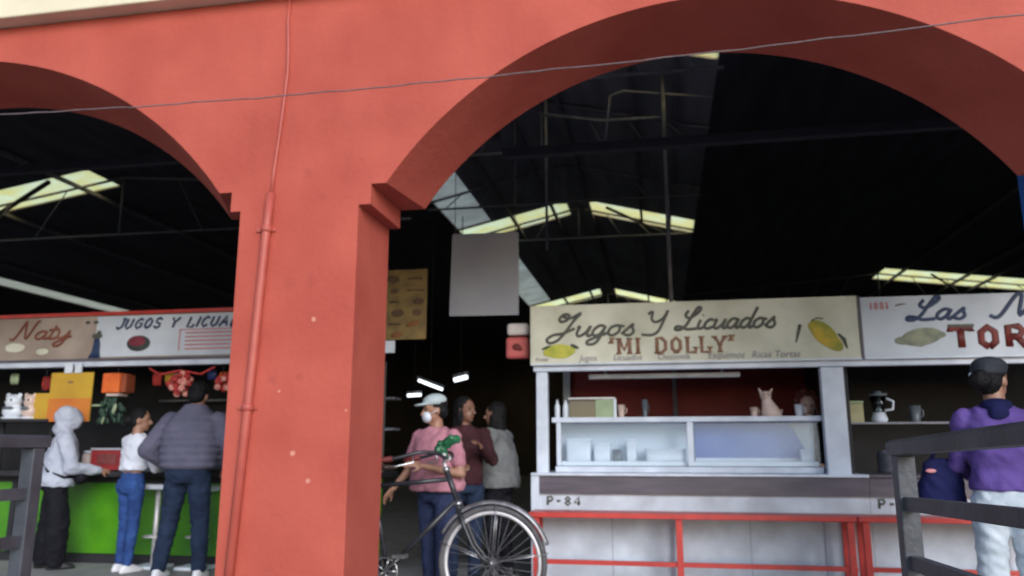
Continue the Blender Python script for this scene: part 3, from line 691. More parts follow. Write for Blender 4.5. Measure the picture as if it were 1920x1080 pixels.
# goods in the second stall
ZG = 1.374
t = thing("cardboard_box", (1.75, 7.75, ZG), "dull yellow box beside the white post in the sandwich stall", "box")
bevel_mod(MB().box(1.675, 1.815, 7.69, 7.82, ZG, 1.545).build("box_body", pm("dull_yellow_card", (.40, .38, .22), (.3, .28, .15)), t)); bevel_mod(MB().box(1.67, 1.82, 7.685, 7.825, 1.547, 1.57).build("lid", 'greenbox', t))
cup(2.255, 7.72, ZG, .05, .15, "grey cup right of the jug on the sandwich stall shelf", 'greytub')
jg = thing("blender_jug", (1.96, 7.75, ZG), "dim glass blender jug on the sandwich stall shelf", "jug")
MB().lathe([(.06, .001), (.07, .03), (.05, .09), (.055, .092)], (1.96, 7.75, ZG), 18).build("motor_base", 'white', jg)
MB().lathe([(.045, .093), (.075, .24), (.072, .24), (.042, .1)], (1.96, 7.75, ZG), 18).build("jar", 'glass', jg)
MB().lathe([(.078, .241), (.078, .262), (.03, .266), (.03, .285)], (1.96, 7.75, ZG), 18).build("lid", 'greytub', jg)
MB().tube([(2.03, 7.75, ZG+.22), (2.09, 7.75, ZG+.19), (2.08, 7.75, ZG+.12), (2.01, 7.75, ZG+.11)], .010, n=8).build("handle", 'tub', jg)
sp = thing("steel_pot", (2.05, 7.9, ZC), "dim steel pot with lid under the sandwich stall shelf", "pot")
MB().lathe([(.13, .008), (.14, .02), (.14, .17), (.148, .175)], (2.05, 7.75, ZC), 22).build("pot_body", 'steel', sp)
MB().lathe([(.148, .176), (.12, .20), (.02, .215), (.02, .24)], (2.05, 7.75, ZC), 22).build("lid", 'steel', sp)

# red footrest benches
def bench(x0, x1, label, legs):
    t = thing("bench", ((x0+x1)/2, 7.0, 0), label, "bench", "red steel benches along the stalls")
    MB().box(x0, x1, 6.86, 7.17, .575, .617, bev=.005).build("seat", 'redsteel', t)
    MB().box(x0+.06, x1-.01, 6.90, 6.935, .195, .232, bev=.003).build("foot_rail", 'redsteel', t)
    for x in legs:
        MB().box(x-.026, x+.026, 6.885, 6.93, 0.001, .574, bev=.003).build("leg", 'redsteel', t)
        MB().box(x-.02, x+.02, 7.12, 7.16, 0.001, .574, bev=.003).build("leg", 'redsteel', t)
bench(-1.13, 1.50, "red steel bench in front of the juice stall", (-1.07, .12, 1.455))
bench(1.51, 4.6, "red steel bench in front of the sandwich stall", (1.57, 2.75, 4.5))

# light box, hanging board, menu card, lamps
lb = thing("light_box", (-1.29, 7.45, 2.15), "small rounded red and white light box sticking out beside the fruit juice sign", "sign")
MB().box(-1.44, -1.21, 7.42, 7.52, 1.99, 2.20, bev=.03).build("red_face", 'boxred', lb)
MB().box(-1.43, -1.21, 7.422, 7.518, 2.215, 2.335, bev=.03).build("white_face", 'boxwhite', lb)
MB().ell((-1.33, 7.418, 2.10), (.045, .006, .035)).ell((-1.30, 7.418, 2.08), (.03, .006, .02)).build("painted_mark", 'inkred', lb)
MB().box(-1.22, -1.17, 7.45, 7.49, 2.12, 2.18).build("bracket", 'steel', lb)
hb = thing("hanging_board", (-1.67, 7.5, 2.85), "blank grey board hung from cords over the aisle", "board")
MB().prism([(-2.025, 2.435), (-1.325, 2.425), (-1.325, 3.265), (-2.005, 3.275)], 7.5, 7.512).build("panel", 'board', hb)
for x in (-1.98, -1.36): MB().tube([(x, 7.506, 3.26), (x*1.0, 7.506, 5.05)], .004, n=6).build("cord", 'cable', hb)
MB().box(-3.9, .8, 7.49, 7.52, 5.05, 5.08).build("support_rod", 'steel', hb)
mc = thing("menu_card", (-2.45, 7.4, 2.55), "ochre menu card with brown print, partly hidden by the red pillar", "menu board")
MB().box(-2.66, -2.235, 7.41, 7.425, 2.20, 2.905).build("card", 'menuposter', mc)
rnd = random.Random(2); zz = 2.86
while zz > 2.27:
    hh = rnd.uniform(.06, .10)
    for x0, x1 in ((-2.64, -2.47), (-2.44, -2.26)):
        if rnd.random() < .15: continue
        mp = MB(); xc = rnd.uniform(x0 + .05, x1 - .05)
        if rnd.random() < .55:
            mp.ell((xc, 7.408, zz - hh*.5), (rnd.uniform(.045, .075), .004, hh*rnd.uniform(.28, .44)), Matrix.Rotation(rnd.uniform(-.3, .3), 3, 'Y'), u=10, v=6); mp.build("printed_dish", 'menuink' if rnd.random() < .6 else 'dishprint', mc)
        else:
            mp.tube([(x0 + rnd.uniform(0, .03), 7.408, zz - hh*.5), ((x0+x1)/2, 7.408, zz - hh*.45), (x1 - rnd.uniform(0, .05), 7.408, zz - hh*.55)], [rnd.uniform(.006, .014) for _ in range(3)], n=6, flat=.3); mp.build("printed_band", 'menuink', mc)
    zz -= hh + rnd.uniform(.01, .03)
MB().box(-2.67, -2.55, 7.405, 7.42, 2.07, 2.19).build("price_tag", 'tub', mc)
MB().box(-2.69, -2.66, 7.42, 7.46, 1.95, 2.95).build("batten", 'dark', mc)

def tube_lamp(a, b, label, w_=.026):
    t = thing("fluorescent_lamp", a, label, "lamp", "lit lamps deep in the hall")
    MB().tube([a, b], w_, n=10).build("lit_tube", 'tubelit', t)
    a2, b2 = Vector(a) + Vector((0, 0, w_*1.5)), Vector(b) + Vector((0, 0, w_*1.5))
    d_ = (Vector(b) - Vector(a))*.04
    MB().tube([a2 - d_, b2 + d_], w_*.9, n=8, flat=2.2).build("batten", 'board', t)
    m_ = (a2 + b2)/2; MB().tube([m_, m_ + Vector((0, 0, 2.6))], .008, n=6).build("cord", 'dark', t)
tube_lamp((-3.72, 12.0, 2.20), (-3.33, 12.0, 2.05), "longest lit tube, slanting down above the white cap")
tube_lamp((-3.96, 12.2, 1.975), (-3.74, 12.2, 1.985), "short lit tube lowest, close to the red pillar")
tube_lamp((-3.17, 12.1, 2.20), (-2.96, 12.1, 2.25), "short fat lit lamp highest of the three, right of the long tube", .036)

# ================================================================== LEFT-HAND STALL
def green_stall():
    t = thing("food_stall", (-5.5, 7.5, 0), "juice stall with lime green counter base and pinkish sign behind the left arch", "stall", "market stalls")
    s = MB().box(-9.4, -2.75, 7.45, 7.51, 2.085, 2.545, bev=.004).build("sign_board", 'signpink', t)
    MB().box(-9.4, -2.75, 7.43, 7.515, 2.548, 2.585).build("top_trim", 'redsteel', s)
    MB().box(-9.4, -2.75, 7.42, 7.50, 2.052, 2.082).build("lower_trim", 'apron', s)
    MB().box(-5.92, -4.2, 7.444, 7.449, 2.10, 2.535).build("white_field", 'signwhite', s)
    YS = 7.441
    lettering("lettering", "Naty", SCRIPT, -6.93, -6.22, 2.31, .088, YS-.002, .013, pm("rust_lettering", (.17, .035, .022), (.24, .08, .05)), s, shear=.3, gap=-.02)
    lettering("lettering", "a", SCRIPT, -7.35, -7.18, 2.36, .08, YS-.002, .011, 'inkgrey', s, shear=.3)
    for x in (-6.03, -5.93): MB().ell((x, YS, 2.475), (.03, .005, .018)).build("painted_mark", 'inkgrey', s)
    lettering("lettering", "JUGOS Y LICUADOS", BLOCK, -5.70, -4.05, 2.395, .105, YS, .014, 'inkblue', s, shear=.45, gap=.12, smooth=False)
    wm = MB().ell((-5.40, YS, 2.235), (.14, .006, .085)).build("painted_melon", 'melongreen', s)
    MB().ell((-5.42, YS-.004, 2.258), (.105, .006, .055)).build("flesh", 'melonred', wm)
    gp = MB().loft([(2.09, -5.915, YS, .075, .004), (2.16, -5.90, YS, .05, .005), (2.24, -5.895, YS, .042, .005), (2.30, -5.90, YS, .03, .004)], n=16).build("painted_glass", 'inkblue', s)
    MB().ell((-5.90, YS, 2.325), (.065, .005, .028)).ell((-5.88, YS, 2.355), (.03, .005, .03)).build("rim", 'inkgrey', gp)
    MB().ell((-6.90, YS, 2.22), (.13, .004, .05)).build("painted_plate", 'signcream', s); MB().ell((-6.55, YS, 2.17), (.08, .004, .035)).build("painted_plate", 'signcream', s)
    pl = MB(); rn = random.Random(5)
    pl.box(-4.93, -4.918, YS-.003, YS+.003, 2.15, 2.37); pl.box(-4.93, -4.05, YS-.003, YS+.003, 2.362, 2.374)
    for k in range(5): pl.box(-4.86, -4.15 - rn.uniform(0, .2), YS-.003, YS+.003, 2.325 - k*.042, 2.341 - k*.042)
    pl.build("price_list", 'inkpink', s)
    MB().box(-9.4, -2.75, 7.40, 7.50, 1.995, 2.048, bev=.006).build("header_beam", 'white', t)
    MB().box(-9.4, -2.66, 7.30, 7.95, .865, .92, bev=.005).build("counter_top", 'dark', t)
    MB().box(-9.38, -2.68, 7.50, 7.54, .10, .86).build("base_panel", 'lime', t)
    MB().box(-9.38, -2.68, 7.53, 7.58, .002, .10).build("kick_board", 'dark', t)
    for x in (-6.1, -5.32, -4.52, -3.72): MB().box(x - .005, x + .005, 7.497, 7.502, .10, .86).build("panel_joint", 'dark', t)
    MB().box(-9.38, -2.68, 7.485, 7.499, .80, .862).build("top_trim", 'dark', t)
    MB().box(-6.75, -6.69, 7.47, 7.499, .10, .86).build("counter_rib", 'dark', t)
    MB().box(-2.745, -2.66, 7.40, 7.5, .92, 1.99).build("post", pm("grey_post", (.16, .155, .15)), t)
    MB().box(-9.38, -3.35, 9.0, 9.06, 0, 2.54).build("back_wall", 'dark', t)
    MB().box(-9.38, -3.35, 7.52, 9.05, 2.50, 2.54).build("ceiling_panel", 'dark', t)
    for z in (1.35, 1.7): MB().box(-6.0, -3.0, 8.75, 8.99, z, z+.025).build("back_shelf", 'steel', t)
    return t
green_stall()
rb = random.Random(7)
for k in range(9):
    x = -5.6 + k*.16; h = rb.uniform(.16, .25); z = 1.375
    t = thing("bottle", (x, 8.86, z), ["tall", "short", "slim"][k % 3] + " dim bottle, number %d from the left on the back shelf of the green stall" % (k+1), "bottle", "bottles on the back shelf of the green stall")
    t['label'] = "dim bottle on the back shelf behind the people at the green counter"
    MB().lathe([(.03, .001), (.034, .01), (.034, h*.6), (.014, h*.8), (.013, h)], (x, 8.86, z), 12).build("body", 'greytub' if k % 3 else 'greenbox', t)

def hangcard(name, x0, x1, z0, z1, y, mat, label, tint=None, group=None):
    t = thing(name, ((x0+x1)/2, y, z0), label, "poster", group)
    MB().box(x0, x1, y, y+.012, z0, z1).build("card", mat, t)
    return t
pc = hangcard("poster", -6.33, -5.83, 1.42, 1.93, 7.36, 'yellow', "large yellow and orange poster hanging above the white hooded person")
MB().box(-6.33, -5.83, 7.352, 7.358, 1.42, 1.66).build("orange_half", 'orange', pc)
MB().ell((-6.09, 7.355, 1.83), (.035, .004, .012)).build("printed_mark", 'inkbrown', pc)
MB().box(-6.17, -6.08, 7.345, 7.36, 1.925, 2.03).build("clip", 'tub', pc); MB().box(-6.05, -5.97, 7.345, 7.36, 1.925, 2.03).build("clip", 'tub', pc)
pc = hangcard("poster", -6.56, -6.345, 1.44, 1.72, 7.40, 'yellow', "smaller plain yellow card left of the large poster")
MB().tube([(-6.45, 7.41, 1.72), (-6.45, 7.43, 2.0)], .004, n=6).build("cord", 'dark', pc)
def whitefig(x, r, label, mat):
    t = thing("figurine", (x, 7.42, 1.45), label, "figurine", "pale figurines at the left counter shelf")
    mb = MB().ell((x, 7.42, 1.53), (r, r*.8, .085)).ell((x, 7.41, 1.64), (r*.78, r*.7, .075)).ell((x - r*.6, 7.41, 1.70), (r*.25, .02, .03)).ell((x + r*.6, 7.41, 1.70), (r*.25, .02, .03))
    blob("body", mb, mat, t, .008, 4, local=False)
    for s_ in (-1, 1): MB().ell((x + s_*r*.3, 7.41 - r*.66, 1.65), (.011, .008, .013)).build("eye", 'eye', t)
    MB().ell((x, 7.34, 1.565), (r*.6, .012, .02)).build("scarf", 'greytub', t)
    MB().lathe([(r*.9, 0), (r*.95, .012), (r*.9, .02)], (x, 7.42, 1.452), 16).build("stand", 'tub', t)
whitefig(-6.80, .115, "larger white figurine at the left edge of the counter shelf", 'tub')
whitefig(-6.60, .085, "smaller pinkish white figurine against the yellow card", 'china')
tag(MB().box(-7.6, -6.3, 7.34, 7.62, 1.42, 1.45).box(-7.0, -6.97, 7.5, 7.53, .92, 1.419).box(-6.4, -6.37, 7.5, 7.53, .92, 1.419).build("counter_shelf", 'dark'), "dark raised shelf on the green stall counter carrying the pale figurines", "shelf")
ln = thing("paper_lantern", (-5.55, 7.4, 1.7), "square orange paper lantern hanging beside the large poster", "lantern")
bevel_mod(MB().box(-5.70, -5.50, 7.33, 7.52, 1.71, 1.915).build("shade", 'hotorange', ln), .012)
MB().box(-5.495, -5.44, 7.36, 7.5, 1.72, 1.90).build("side_flap", pm("rust_paper", (.30, .07, .03)), ln)
MB().box(-5.66, -5.51, 7.36, 7.5, 1.68, 1.707).build("base_ring", 'china', ln)
MB().tube([(-5.6, 7.43, 1.91), (-5.6, 7.44, 2.0)], .004, n=6).build("cord", 'dark', ln)
gd = thing("paper_garland", (-5.62, 7.42, 1.4), "dark green paper garland with pale leaves hanging under the orange lantern", "garland")
mb = MB(); rg = random.Random(11)
for k in range(26):
    x, z = -5.62 + rg.uniform(-.13, .13), 1.66 - rg.uniform(0, .24)
    mb.ell((x, 7.42 + rg.uniform(-.04, .04), z), (rg.uniform(.015, .04), .01, rg.uniform(.03, .06)), Matrix.Rotation(rg.uniform(-1, 1), 3, 'Y'), u=8, v=6)
mb.build("paper_strips", 'greenfoil', gd)
MB().ell((-5.56, 7.375, 1.55), (.022, .006, .055), Matrix.Rotation(R(15), 3, 'Y'), u=10, v=8).ell((-5.68, 7.375, 1.43), (.014, .006, .04), Matrix.Rotation(R(15), 3, 'Y'), u=10, v=8).ell((-5.78, 7.375, 1.585), (.07, .005, .011), u=10, v=8).build("pale_leaf", 'greenbox', gd)
def cluster(x, z, n, r, label):
    t = thing("paper_decoration", (x, 7.45, z), label, "decoration", "hanging red paper clusters")
    rr = random.Random(int(abs(x)*100)); a = MB(); b = MB()
    for k in range(n):
        th, ph = rr.uniform(0, 2*PI), math.acos(rr.uniform(-1, 1)); q = r*rr.uniform(.55, 1)
        p = (x + q*1.15*math.sin(ph)*math.cos(th), 7.45 + q*.7*math.sin(ph)*math.sin(th), z + q*math.cos(ph))
        (b if k % 3 == 0 else a).ell(p, (rr.uniform(.02, .038),)*3, u=8, v=6)
    a.build("red_balls", 'redpaper', t); b.build("pink_balls", 'pinkpaper', t)
    MB().tube([(x, 7.45, z+r), (x, 7.45, 2.0)], .004, n=6).build("cord", 'dark', t)
cluster(-4.88, 1.80, 46, .12, "larger cluster of red and pink paper balls above the blue jeans woman")
cluster(-4.40, 1.80, 26, .085, "smaller red cluster half hidden by the red pillar")
tag(MB().tube([(-5.25, 7.45, 1.97), (-5.12, 7.45, 1.90), (-4.9, 7.45, 1.94), (-4.65, 7.45, 1.9), (-4.5, 7.45, 1.97)], .012, n=6).build("garland_string", 'redpaper'), "thin red paper string looped under the white beam of the green stall", "garland")
rbx = thing("menu_holder", (-5.53, 7.35, .93), "dark red framed notice standing on the dark counter by the white hooded person", "notice")
MB().box(-5.74, -5.33, 7.33, 7.36, .93, 1.13, bev=.005).build("frame", 'maroon', rbx)
MB().box(-5.66, -5.44, 7.322, 7.328, .99, 1.09).build("notice", pm("notice_paper", (.22, .05, .05), (.12, .03, .03), scale=22), rbx)
MB().box(-5.74, -5.33, 7.32, 7.40, 1.131, 1.15).build("top_edge", 'board', rbx)

rl = random.Random(21)
PK = [("yellow", 'yellow'), ("red", 'redpaper'), ("dull green", 'greenbox'), ("orange", 'hotorange'), ("dark blue", 'navygoods'), ("pink", 'pinkpaper')]
M['navygoods'] = pm("navy_packet", (.03, .05, .2), (.02, .03, .12), rough=.4, scale=12)
for q, x in enumerate((-5.33, -5.20, -5.07, -4.66, -4.56, -7.02, -6.72)):
    cn_, mt = PK[(q*5 + 1) % 6]; zt = 1.985 - rl.uniform(.02, .05); hh = rl.uniform(.10, .17); y = 7.62 + rl.uniform(0, .15)
    t = thing("snack_packet", (x, y, zt - hh), "small %s packet hanging in the shade under the white beam of the green stall" % cn_, "packet", "packets hanging in the green stall")
    t['label'] = "small %s packet under the green stall's beam, %s" % (cn_, ["right of the lantern", "left of the red cluster by two", "just left of the larger red cluster", "just right of the larger red cluster", "between the two red clusters", "above the larger pale figurine", "next to the large poster's left side"][q])
    MB().loft([(zt - hh, x, y, .045, .006), (zt - hh*.6, x, y, .05, .022), (zt - hh*.25, x, y, .05, .018), (zt, x, y, .045, .005)], n=20, sq=4).build("packet_body", mt, t)
    MB().tube([(x, y, zt - .004), (x, y, 2.0)], .003, n=5).build("hook", 'dark', t)
for q, (x, hh, r, mt) in enumerate(((-5.32, .26, .07, 'greytub'), (-5.16, .30, .075, 'glass'), (-4.98, .22, .065, 'greenbox'), (-4.72, .24, .07, 'greytub'), (-6.1, .2, .06, 'china'))):
    t = thing("counter_jar", (x, 7.75, .92), "%s jar standing on the green stall counter" % ["dark grey", "tall clear glass", "pale green", "second dark grey, behind the puffer jacket man,", "pinkish"][q], "jar", "jars on the green stall counter")
    MB().lathe([(r*.9, .002), (r, .02), (r, hh*.75), (r*.75, hh*.86)], (x, 7.75, .92), 18).build("jar_body", mt, t)
    MB().lathe([(r*.8, hh*.861), (r*.82, hh), (r*.2, hh + .004)], (x, 7.75, .92), 18).build("lid", 'redsteel' if q % 2 else 'tub', t)
def stool(x, y, h, label):
    t = thing("bar_stool", (x, y, 0), label, "bar stool", "bar stools at the green counter")
    MB().box(x-.13, x+.13, y-.13, y+.13, h-.05, h, bev=.012).build("seat", 'tub', t)
    MB().tube([(x, y, .03), (x, y, h-.05)], .024, n=12).build("leg", 'alu', t)
    MB().box(x-.15, x+.15, y-.13, y+.13, .001, .03, bev=.008).build("foot_plate", 'tub', t)
    MB().tube([(x + .11*math.cos(a), y + .11*math.sin(a), .30) for a in [2*PI*k/18 for k in range(18)]], .008, n=6, closed=True).tube([(x-.11, y, .30), (x+.11, y, .30)], .007, n=6).build("foot_ring", 'alu', t)
stool(-4.93, 7.32, .80, "white bar stool between the blue jeans woman and the puffer jacket man")
stool(-4.48, 7.34, .78, "white bar stool seen behind the puffer jacket man's legs")

# ================================================================== PEOPLE
def V(*a): return Vector(a)
def hand_prims(mb, wrist, d, palm_n, side, k, curl=.5):
    """palm, four jointed fingers and thumb; d = pointing direction, palm_n = palm normal"""
    d = d.normalized(); palm_n = (palm_n - d*palm_n.dot(d)).normalized(); s = d.cross(palm_n) * side
    L = .085*k
    rot = Matrix((s, palm_n, d)).transposed()
    mb.ell(wrist + d*L*.55, (.038*k, .016*k, L*.62), rot, u=14, v=10)
    for i, (off, ln) in enumerate(((-.027, .068), (-.009, .078), (.009, .073), (.026, .056))):
        b = wrist + d*L*1.05 + s*off*k
        p1 = b + (d*math.cos(curl*.5) + palm_n*math.sin(curl*.5))*ln*.5*k
        p2 = p1 + (d*math.cos(curl*1.4) + palm_n*math.sin(curl*1.4))*ln*.5*k
        mb.capsule(b, p1, .0092*k, .0085*k, n=8, k=3); mb.capsule(p1, p2, .0085*k, .0072*k, n=8, k=3)
    b = wrist + d*L*.35 - s*.03*k; p1 = b + (d*.75 - s*.6 + palm_n*.35).normalized()*.038*k
    p2 = p1 + (d*.95 - s*.1 + palm_n*.4).normalized()*.032*k
    mb.capsule(b, p1, .0115*k, .0105*k, n=8, k=3); mb.capsule(p1, p2, .010*k, .008*k, n=8, k=3)

def person(loc, rz, H, label, arms, legs, top, bottom, skin='skin', hair='hair', shoe='shoe', female=True, build=1., top_z=.50, top_kind='plain',
           head_turn=0., head_tilt=0., lean=0., ponytail=False, pockets=False, hairstyle='short', sleeves='long', group=None, wide_legs=1., bare_top=False):
    """local frame: faces +Y, x to its right, feet at z=0.  arms: {'l':(elbow,wrist),'r':...} in metres"""
    t = thing("person", loc, label, "person", group or "people at the market stalls", rz)
    k = H/1.65; sh = (.168 if female else .19)*k*build; zS, zH, zW = .815*H, .52*H, .62*H
    def ln(z): return lean*max(0, z - zH)     # forward lean (+Y)
    hc = V(0, ln(.93*H) + .015*k, .925*H)
    HR = Matrix.Rotation(head_turn, 3, 'Z') @ Matrix.Rotation(head_tilt, 3, 'X')
    def hp(x, y, z): return hc + HR @ V(x*k, y*k, z*k)
    def sidek(s): return -1 if s == 'l' else 1
    A = {}
    for s in 'lr':
        e, wv = arms[s]; A[s] = (V(sidek(s)*sh, ln(zS), zS - .034*k), V(*e), V(*wv))
    Lg = {}
    for s in 'lr':
        kn, an = legs[s]; Lg[s] = (V(sidek(s)*.085*k*build, 0, zH), V(*kn), V(*an))
    # ---- body: one continuous skin surface
    mb = MB()
    mb.ell(hp(0, .0, .022), (.074*k, .092*k, .098*k), HR); mb.ell(hp(0, .022, -.045), (.058*k, .068*k, .066*k), HR)
    mb.ell(hp(0, .062, -.088), (.026*k, .022*k, .02*k), HR)
    mb.capsule(hp(0, .090, .012), hp(0, .110, -.028), .009*k, .016*k, n=10, k=4)
    for s in (-1, 1):
        mb.ell(hp(s*.075, -.005, -.012), (.011*k, .02*k, .032*k), HR, u=10, v=8)
        mb.ell(hp(s*.032, .072, .03), (.024*k, .016*k, .009*k), HR, u=10, v=8)
    mb.capsule(V(0, ln(zS) - .005, zS - .01*k), hc + V(0, -.015*k, -.055*k), .062*k, .052*k)
    tw = .92*build
    mb.loft([(zH - .04*k, 0, 0, .12*k*tw, .085*k*tw), (zH + .05*k, 0, ln(zH), .14*k*tw, .095*k*tw), (zW, 0, ln(zW), .118*k*tw, .085*k*tw),
             (zW + .1*k, 0, ln(zW + .1*k), .132*k*tw, .095*k*tw), (zS - .06*k, 0, ln(zS), .148*k*tw, .095*k*tw), (zS, 0, ln(zS), .12*k*tw, .075*k*tw), (zS + .03*k, 0, ln(zS), .06*k*tw, .05*k*tw)])
    for s in 'lr':
        a, e, wv = A[s]
        mb.capsule(a, e, .044*k*tw, .036*k*tw); mb.capsule(e, wv, .036*k*tw, .025*k)
        dd = (wv - e)
        hand_prims(mb, wv, dd, V(-sidek(s)*.7, .1, -.5) if abs(dd.normalized().z) < .7 else V(-sidek(s), .2, 0), sidek(s), k)
        h_, kn, an = Lg[s]
        mb.capsule(h_, kn, .078*k*tw, .05*k*tw); mb.capsule(kn, an, .05*k*tw, .034*k)
        mb.ell(an + V(0, .05*k, -an.z + .035*k), (.038*k, .11*k, .03*k))
    blob("body", mb, skin, t, .0085 , 4)
    # ---- face details
    for s in (-1, 1):
        MB().ell(hp(s*.032, .085, .012), (.0115*k, .007*k, .0075*k), HR, u=10, v=8).build("eye", 'eye', t, True)
    MB().ell(hp(0, .088, -.058), (.022*k, .008*k, .0065*k), HR, u=10, v=8).build("lips", 'lip', t, True)
    # ---- hair
    mb = MB()
    mb.ell(hp(0, -.018, .042), (.083*k, .096*k, .092*k), HR)
    mb.ell(hp(0, -.05, -.005), (.078*k, .062*k, .085*k), HR)
    if hairstyle == 'long':
        mb.ell(hp(0, -.06, -.11), (.085*k, .05*k, .12*k), HR); mb.ell(hp(-.07, -.01, -.06), (.024*k, .045*k, .09*k), HR); mb.ell(hp(.07, -.01, -.06), (.024*k, .045*k, .09*k), HR)
    if hairstyle == 'curly':
        rr = random.Random(3)
        for _ in range(26):
            th = rr.uniform(0, 2*PI); ph = rr.uniform(0, 1.7)
            mb.ell(hp(.095*math.sin(ph)*math.cos(th), -.03 + .10*math.sin(ph)*math.sin(th) - (.03 if math.sin(th) > 0 else 0), .05 + .10*math.cos(ph)), (.03*k,)*3, u=8, v=6)
        mb.ell(hp(-.085, -.02, -.06), (.03*k, .05*k, .10*k), HR); mb.ell(hp(.085, -.02, -.06), (.03*k, .05*k, .10*k), HR)
    if hairstyle == 'bun':
        mb.ell(hp(0, -.125, .0), (.058*k, .05*k, .055*k), HR)
    if ponytail:
        mb.capsule(hp(0, -.11, .02), hp(0, -.15, -.10), .03*k, .035*k); mb.capsule(hp(0, -.15, -.10), hp(0, -.13, -.24), .035*k, .015*k)
    blob("hair", mb, hair, t, .009, 2, wr=.009, wf=(34, 34, 9))
    # ---- top
    mb = MB(); B = build; fz = top_z*H
    if top_kind == 'puffer':
        secs = []; n = 40
        for i in range(n + 1):
            f = i/n; z = fz + (zS + .01*k - fz)*f
            base = (.20 + .028*math.sin(f*PI))*k*B*(1 if f < .8 else 1 - (f - .8)*.9); q = .965 + .085*abs(math.sin(f*PI*7.5))**.7
            if f < .05: q *= .96
            secs.append((z, 0, ln(z), base*q, base*.70*q))
        secs.append((zS + .05*k, 0, ln(zS), .12*k*B, .10*k*B)); secs.append((zS + .11*k, 0, ln(zS) - .005, .085*k, .085*k)); mb.loft(secs, sq=2.6)
        for s in 'lr':
            a, e, wv = A[s]
            for p, q, r0, r1 in ((a, e, .080*k*B, .073*k*B), (e, wv, .073*k*B, .054*k*B)):
                for i in range(6):
                    c = p.lerp(q, (i + .5)/6); rr_ = (r0 + (r1 - r0)*(i + .5)/6); mb.ell(c, (rr_, rr_, rr_*.92), u=14, v=10)
                mb.capsule(p, q, r0*.93, r1*.93)
        vox, sm = .0095, 2
    else:
        hemw = .165 if top_kind != 'loose' else .215
        mb.loft([(fz, 0, .0, hemw*k*B, hemw*.76*k*B), (fz + .05*k, 0, ln(fz), (hemw + .004)*k*B, hemw*.78*k*B), (zW, 0, ln(zW), (.150 if top_kind != 'loose' else .205)*k*B, (.115 if top_kind != 'loose' else .155)*k*B),
                 (zW + .11*k, 0, ln(zW + .11*k), (.158 if top_kind != 'loose' else .195)*k*B, (.122 if top_kind != 'loose' else .15)*k*B), (zS - .05*k, 0, ln(zS), .172*k*B, .112*k*B), (zS + .012*k, 0, ln(zS), .135*k*B, .085*k*B), (zS + .045*k, 0, ln(zS), .072*k, .066*k)])
        wid = 1.0 if top_kind == 'plain' else (1.28 if sleeves == 'long' else 1.0)
        for s in 'lr':
            a, e, wv = A[s]
            if sleeves == 'long':
                mb.capsule(a, e, .060*k*B*wid, .052*k*B*wid); mb.capsule(e, e.lerp(wv, .95), .052*k*B*wid, .037*k*wid)
            elif sleeves == 'short':
                mb.capsule(a, a.lerp(e, .66), .056*k*B*wid, .057*k*B*wid)
        vox, sm = .0115, 5
    if top_kind == 'hood':
        pass
    o = blob("jacket" if top_kind in ('puffer', 'loose') else "shirt", mb, top, t, vox, sm, wr=.004 if top_kind == 'puffer' else .016, wf=(7, 7, 10))
    # ---- trousers
    mb = MB()
    zt = max(zH + .05*k, fz + .05*k)
    zt = min(zt, zH + .10*k)
    mb.loft([(zH - .075*k, 0, -.005, .135*k*B, .108*k*B), (zH + .0*k, 0, -.012*k, .160*k*B, .125*k*B), (zH + .06*k, 0, ln(zH), .150*k*B, .112*k*B), (zt + .03*k, 0, ln(zt), .136*k*B, .10*k*B)])
    for s in 'lr':
        h_, kn, an = Lg[s]
        mb.capsule(h_ + V(0, 0, -.02*k), kn, .092*k*B, .062*k*B*wide_legs); mb.capsule(kn, an + V(0, 0, .01), .062*k*B*wide_legs, .050*k*B*wide_legs)
        mb.ell(h_ + V(0, -.04*k, -.01*k), (.085*k*B, .075*k*B, .10*k*B))
    blob("trousers", mb, bottom, t, .0115, 5, wr=.013, wf=(8, 8, 13))
    if pockets:
        for s in (-1, 1): MB().loft([(zH - .075*k, s*.072*k, -.098*k*B - .012, .042*k, .022*k), (zH + .035*k, s*.076*k, -.105*k*B - .010, .05*k, .022*k)], n=16, sq=5).build("back_pocket", bottom, t, True)
    # ---- shoes
    for s in 'lr':
        an = Lg[s][2]; z0 = max(0, an.z - .085*k)
        mb = MB().loft([(z0 + .002, an.x, an.y + .055*k, .042*k, .135*k), (z0 + .02, an.x, an.y + .055*k, .048*k, .14*k), (z0 + .045*k, an.x, an.y + .045*k, .044*k, .125*k), (z0 + .085*k, an.x, an.y + .0, .042*k, .06*k)], n=20)
        blob("shoe", mb, shoe, t, .009, 3)
    t_info = dict(t=t, k=k, hp=hp, HR=HR, hc=hc, zS=zS, A=A, Lg=Lg, ln=ln, zH=zH, B=B)
    return t_info

def place(p): return p

def std_legs(H, sp=.10, fwd=(0, 0)):
    return {'l': ((-sp, fwd[0]*.5 + .015, .285*H), (-sp, fwd[0], .052*H)), 'r': ((sp, fwd[1]*.5 + .015, .285*H), (sp, fwd[1], .052*H))}

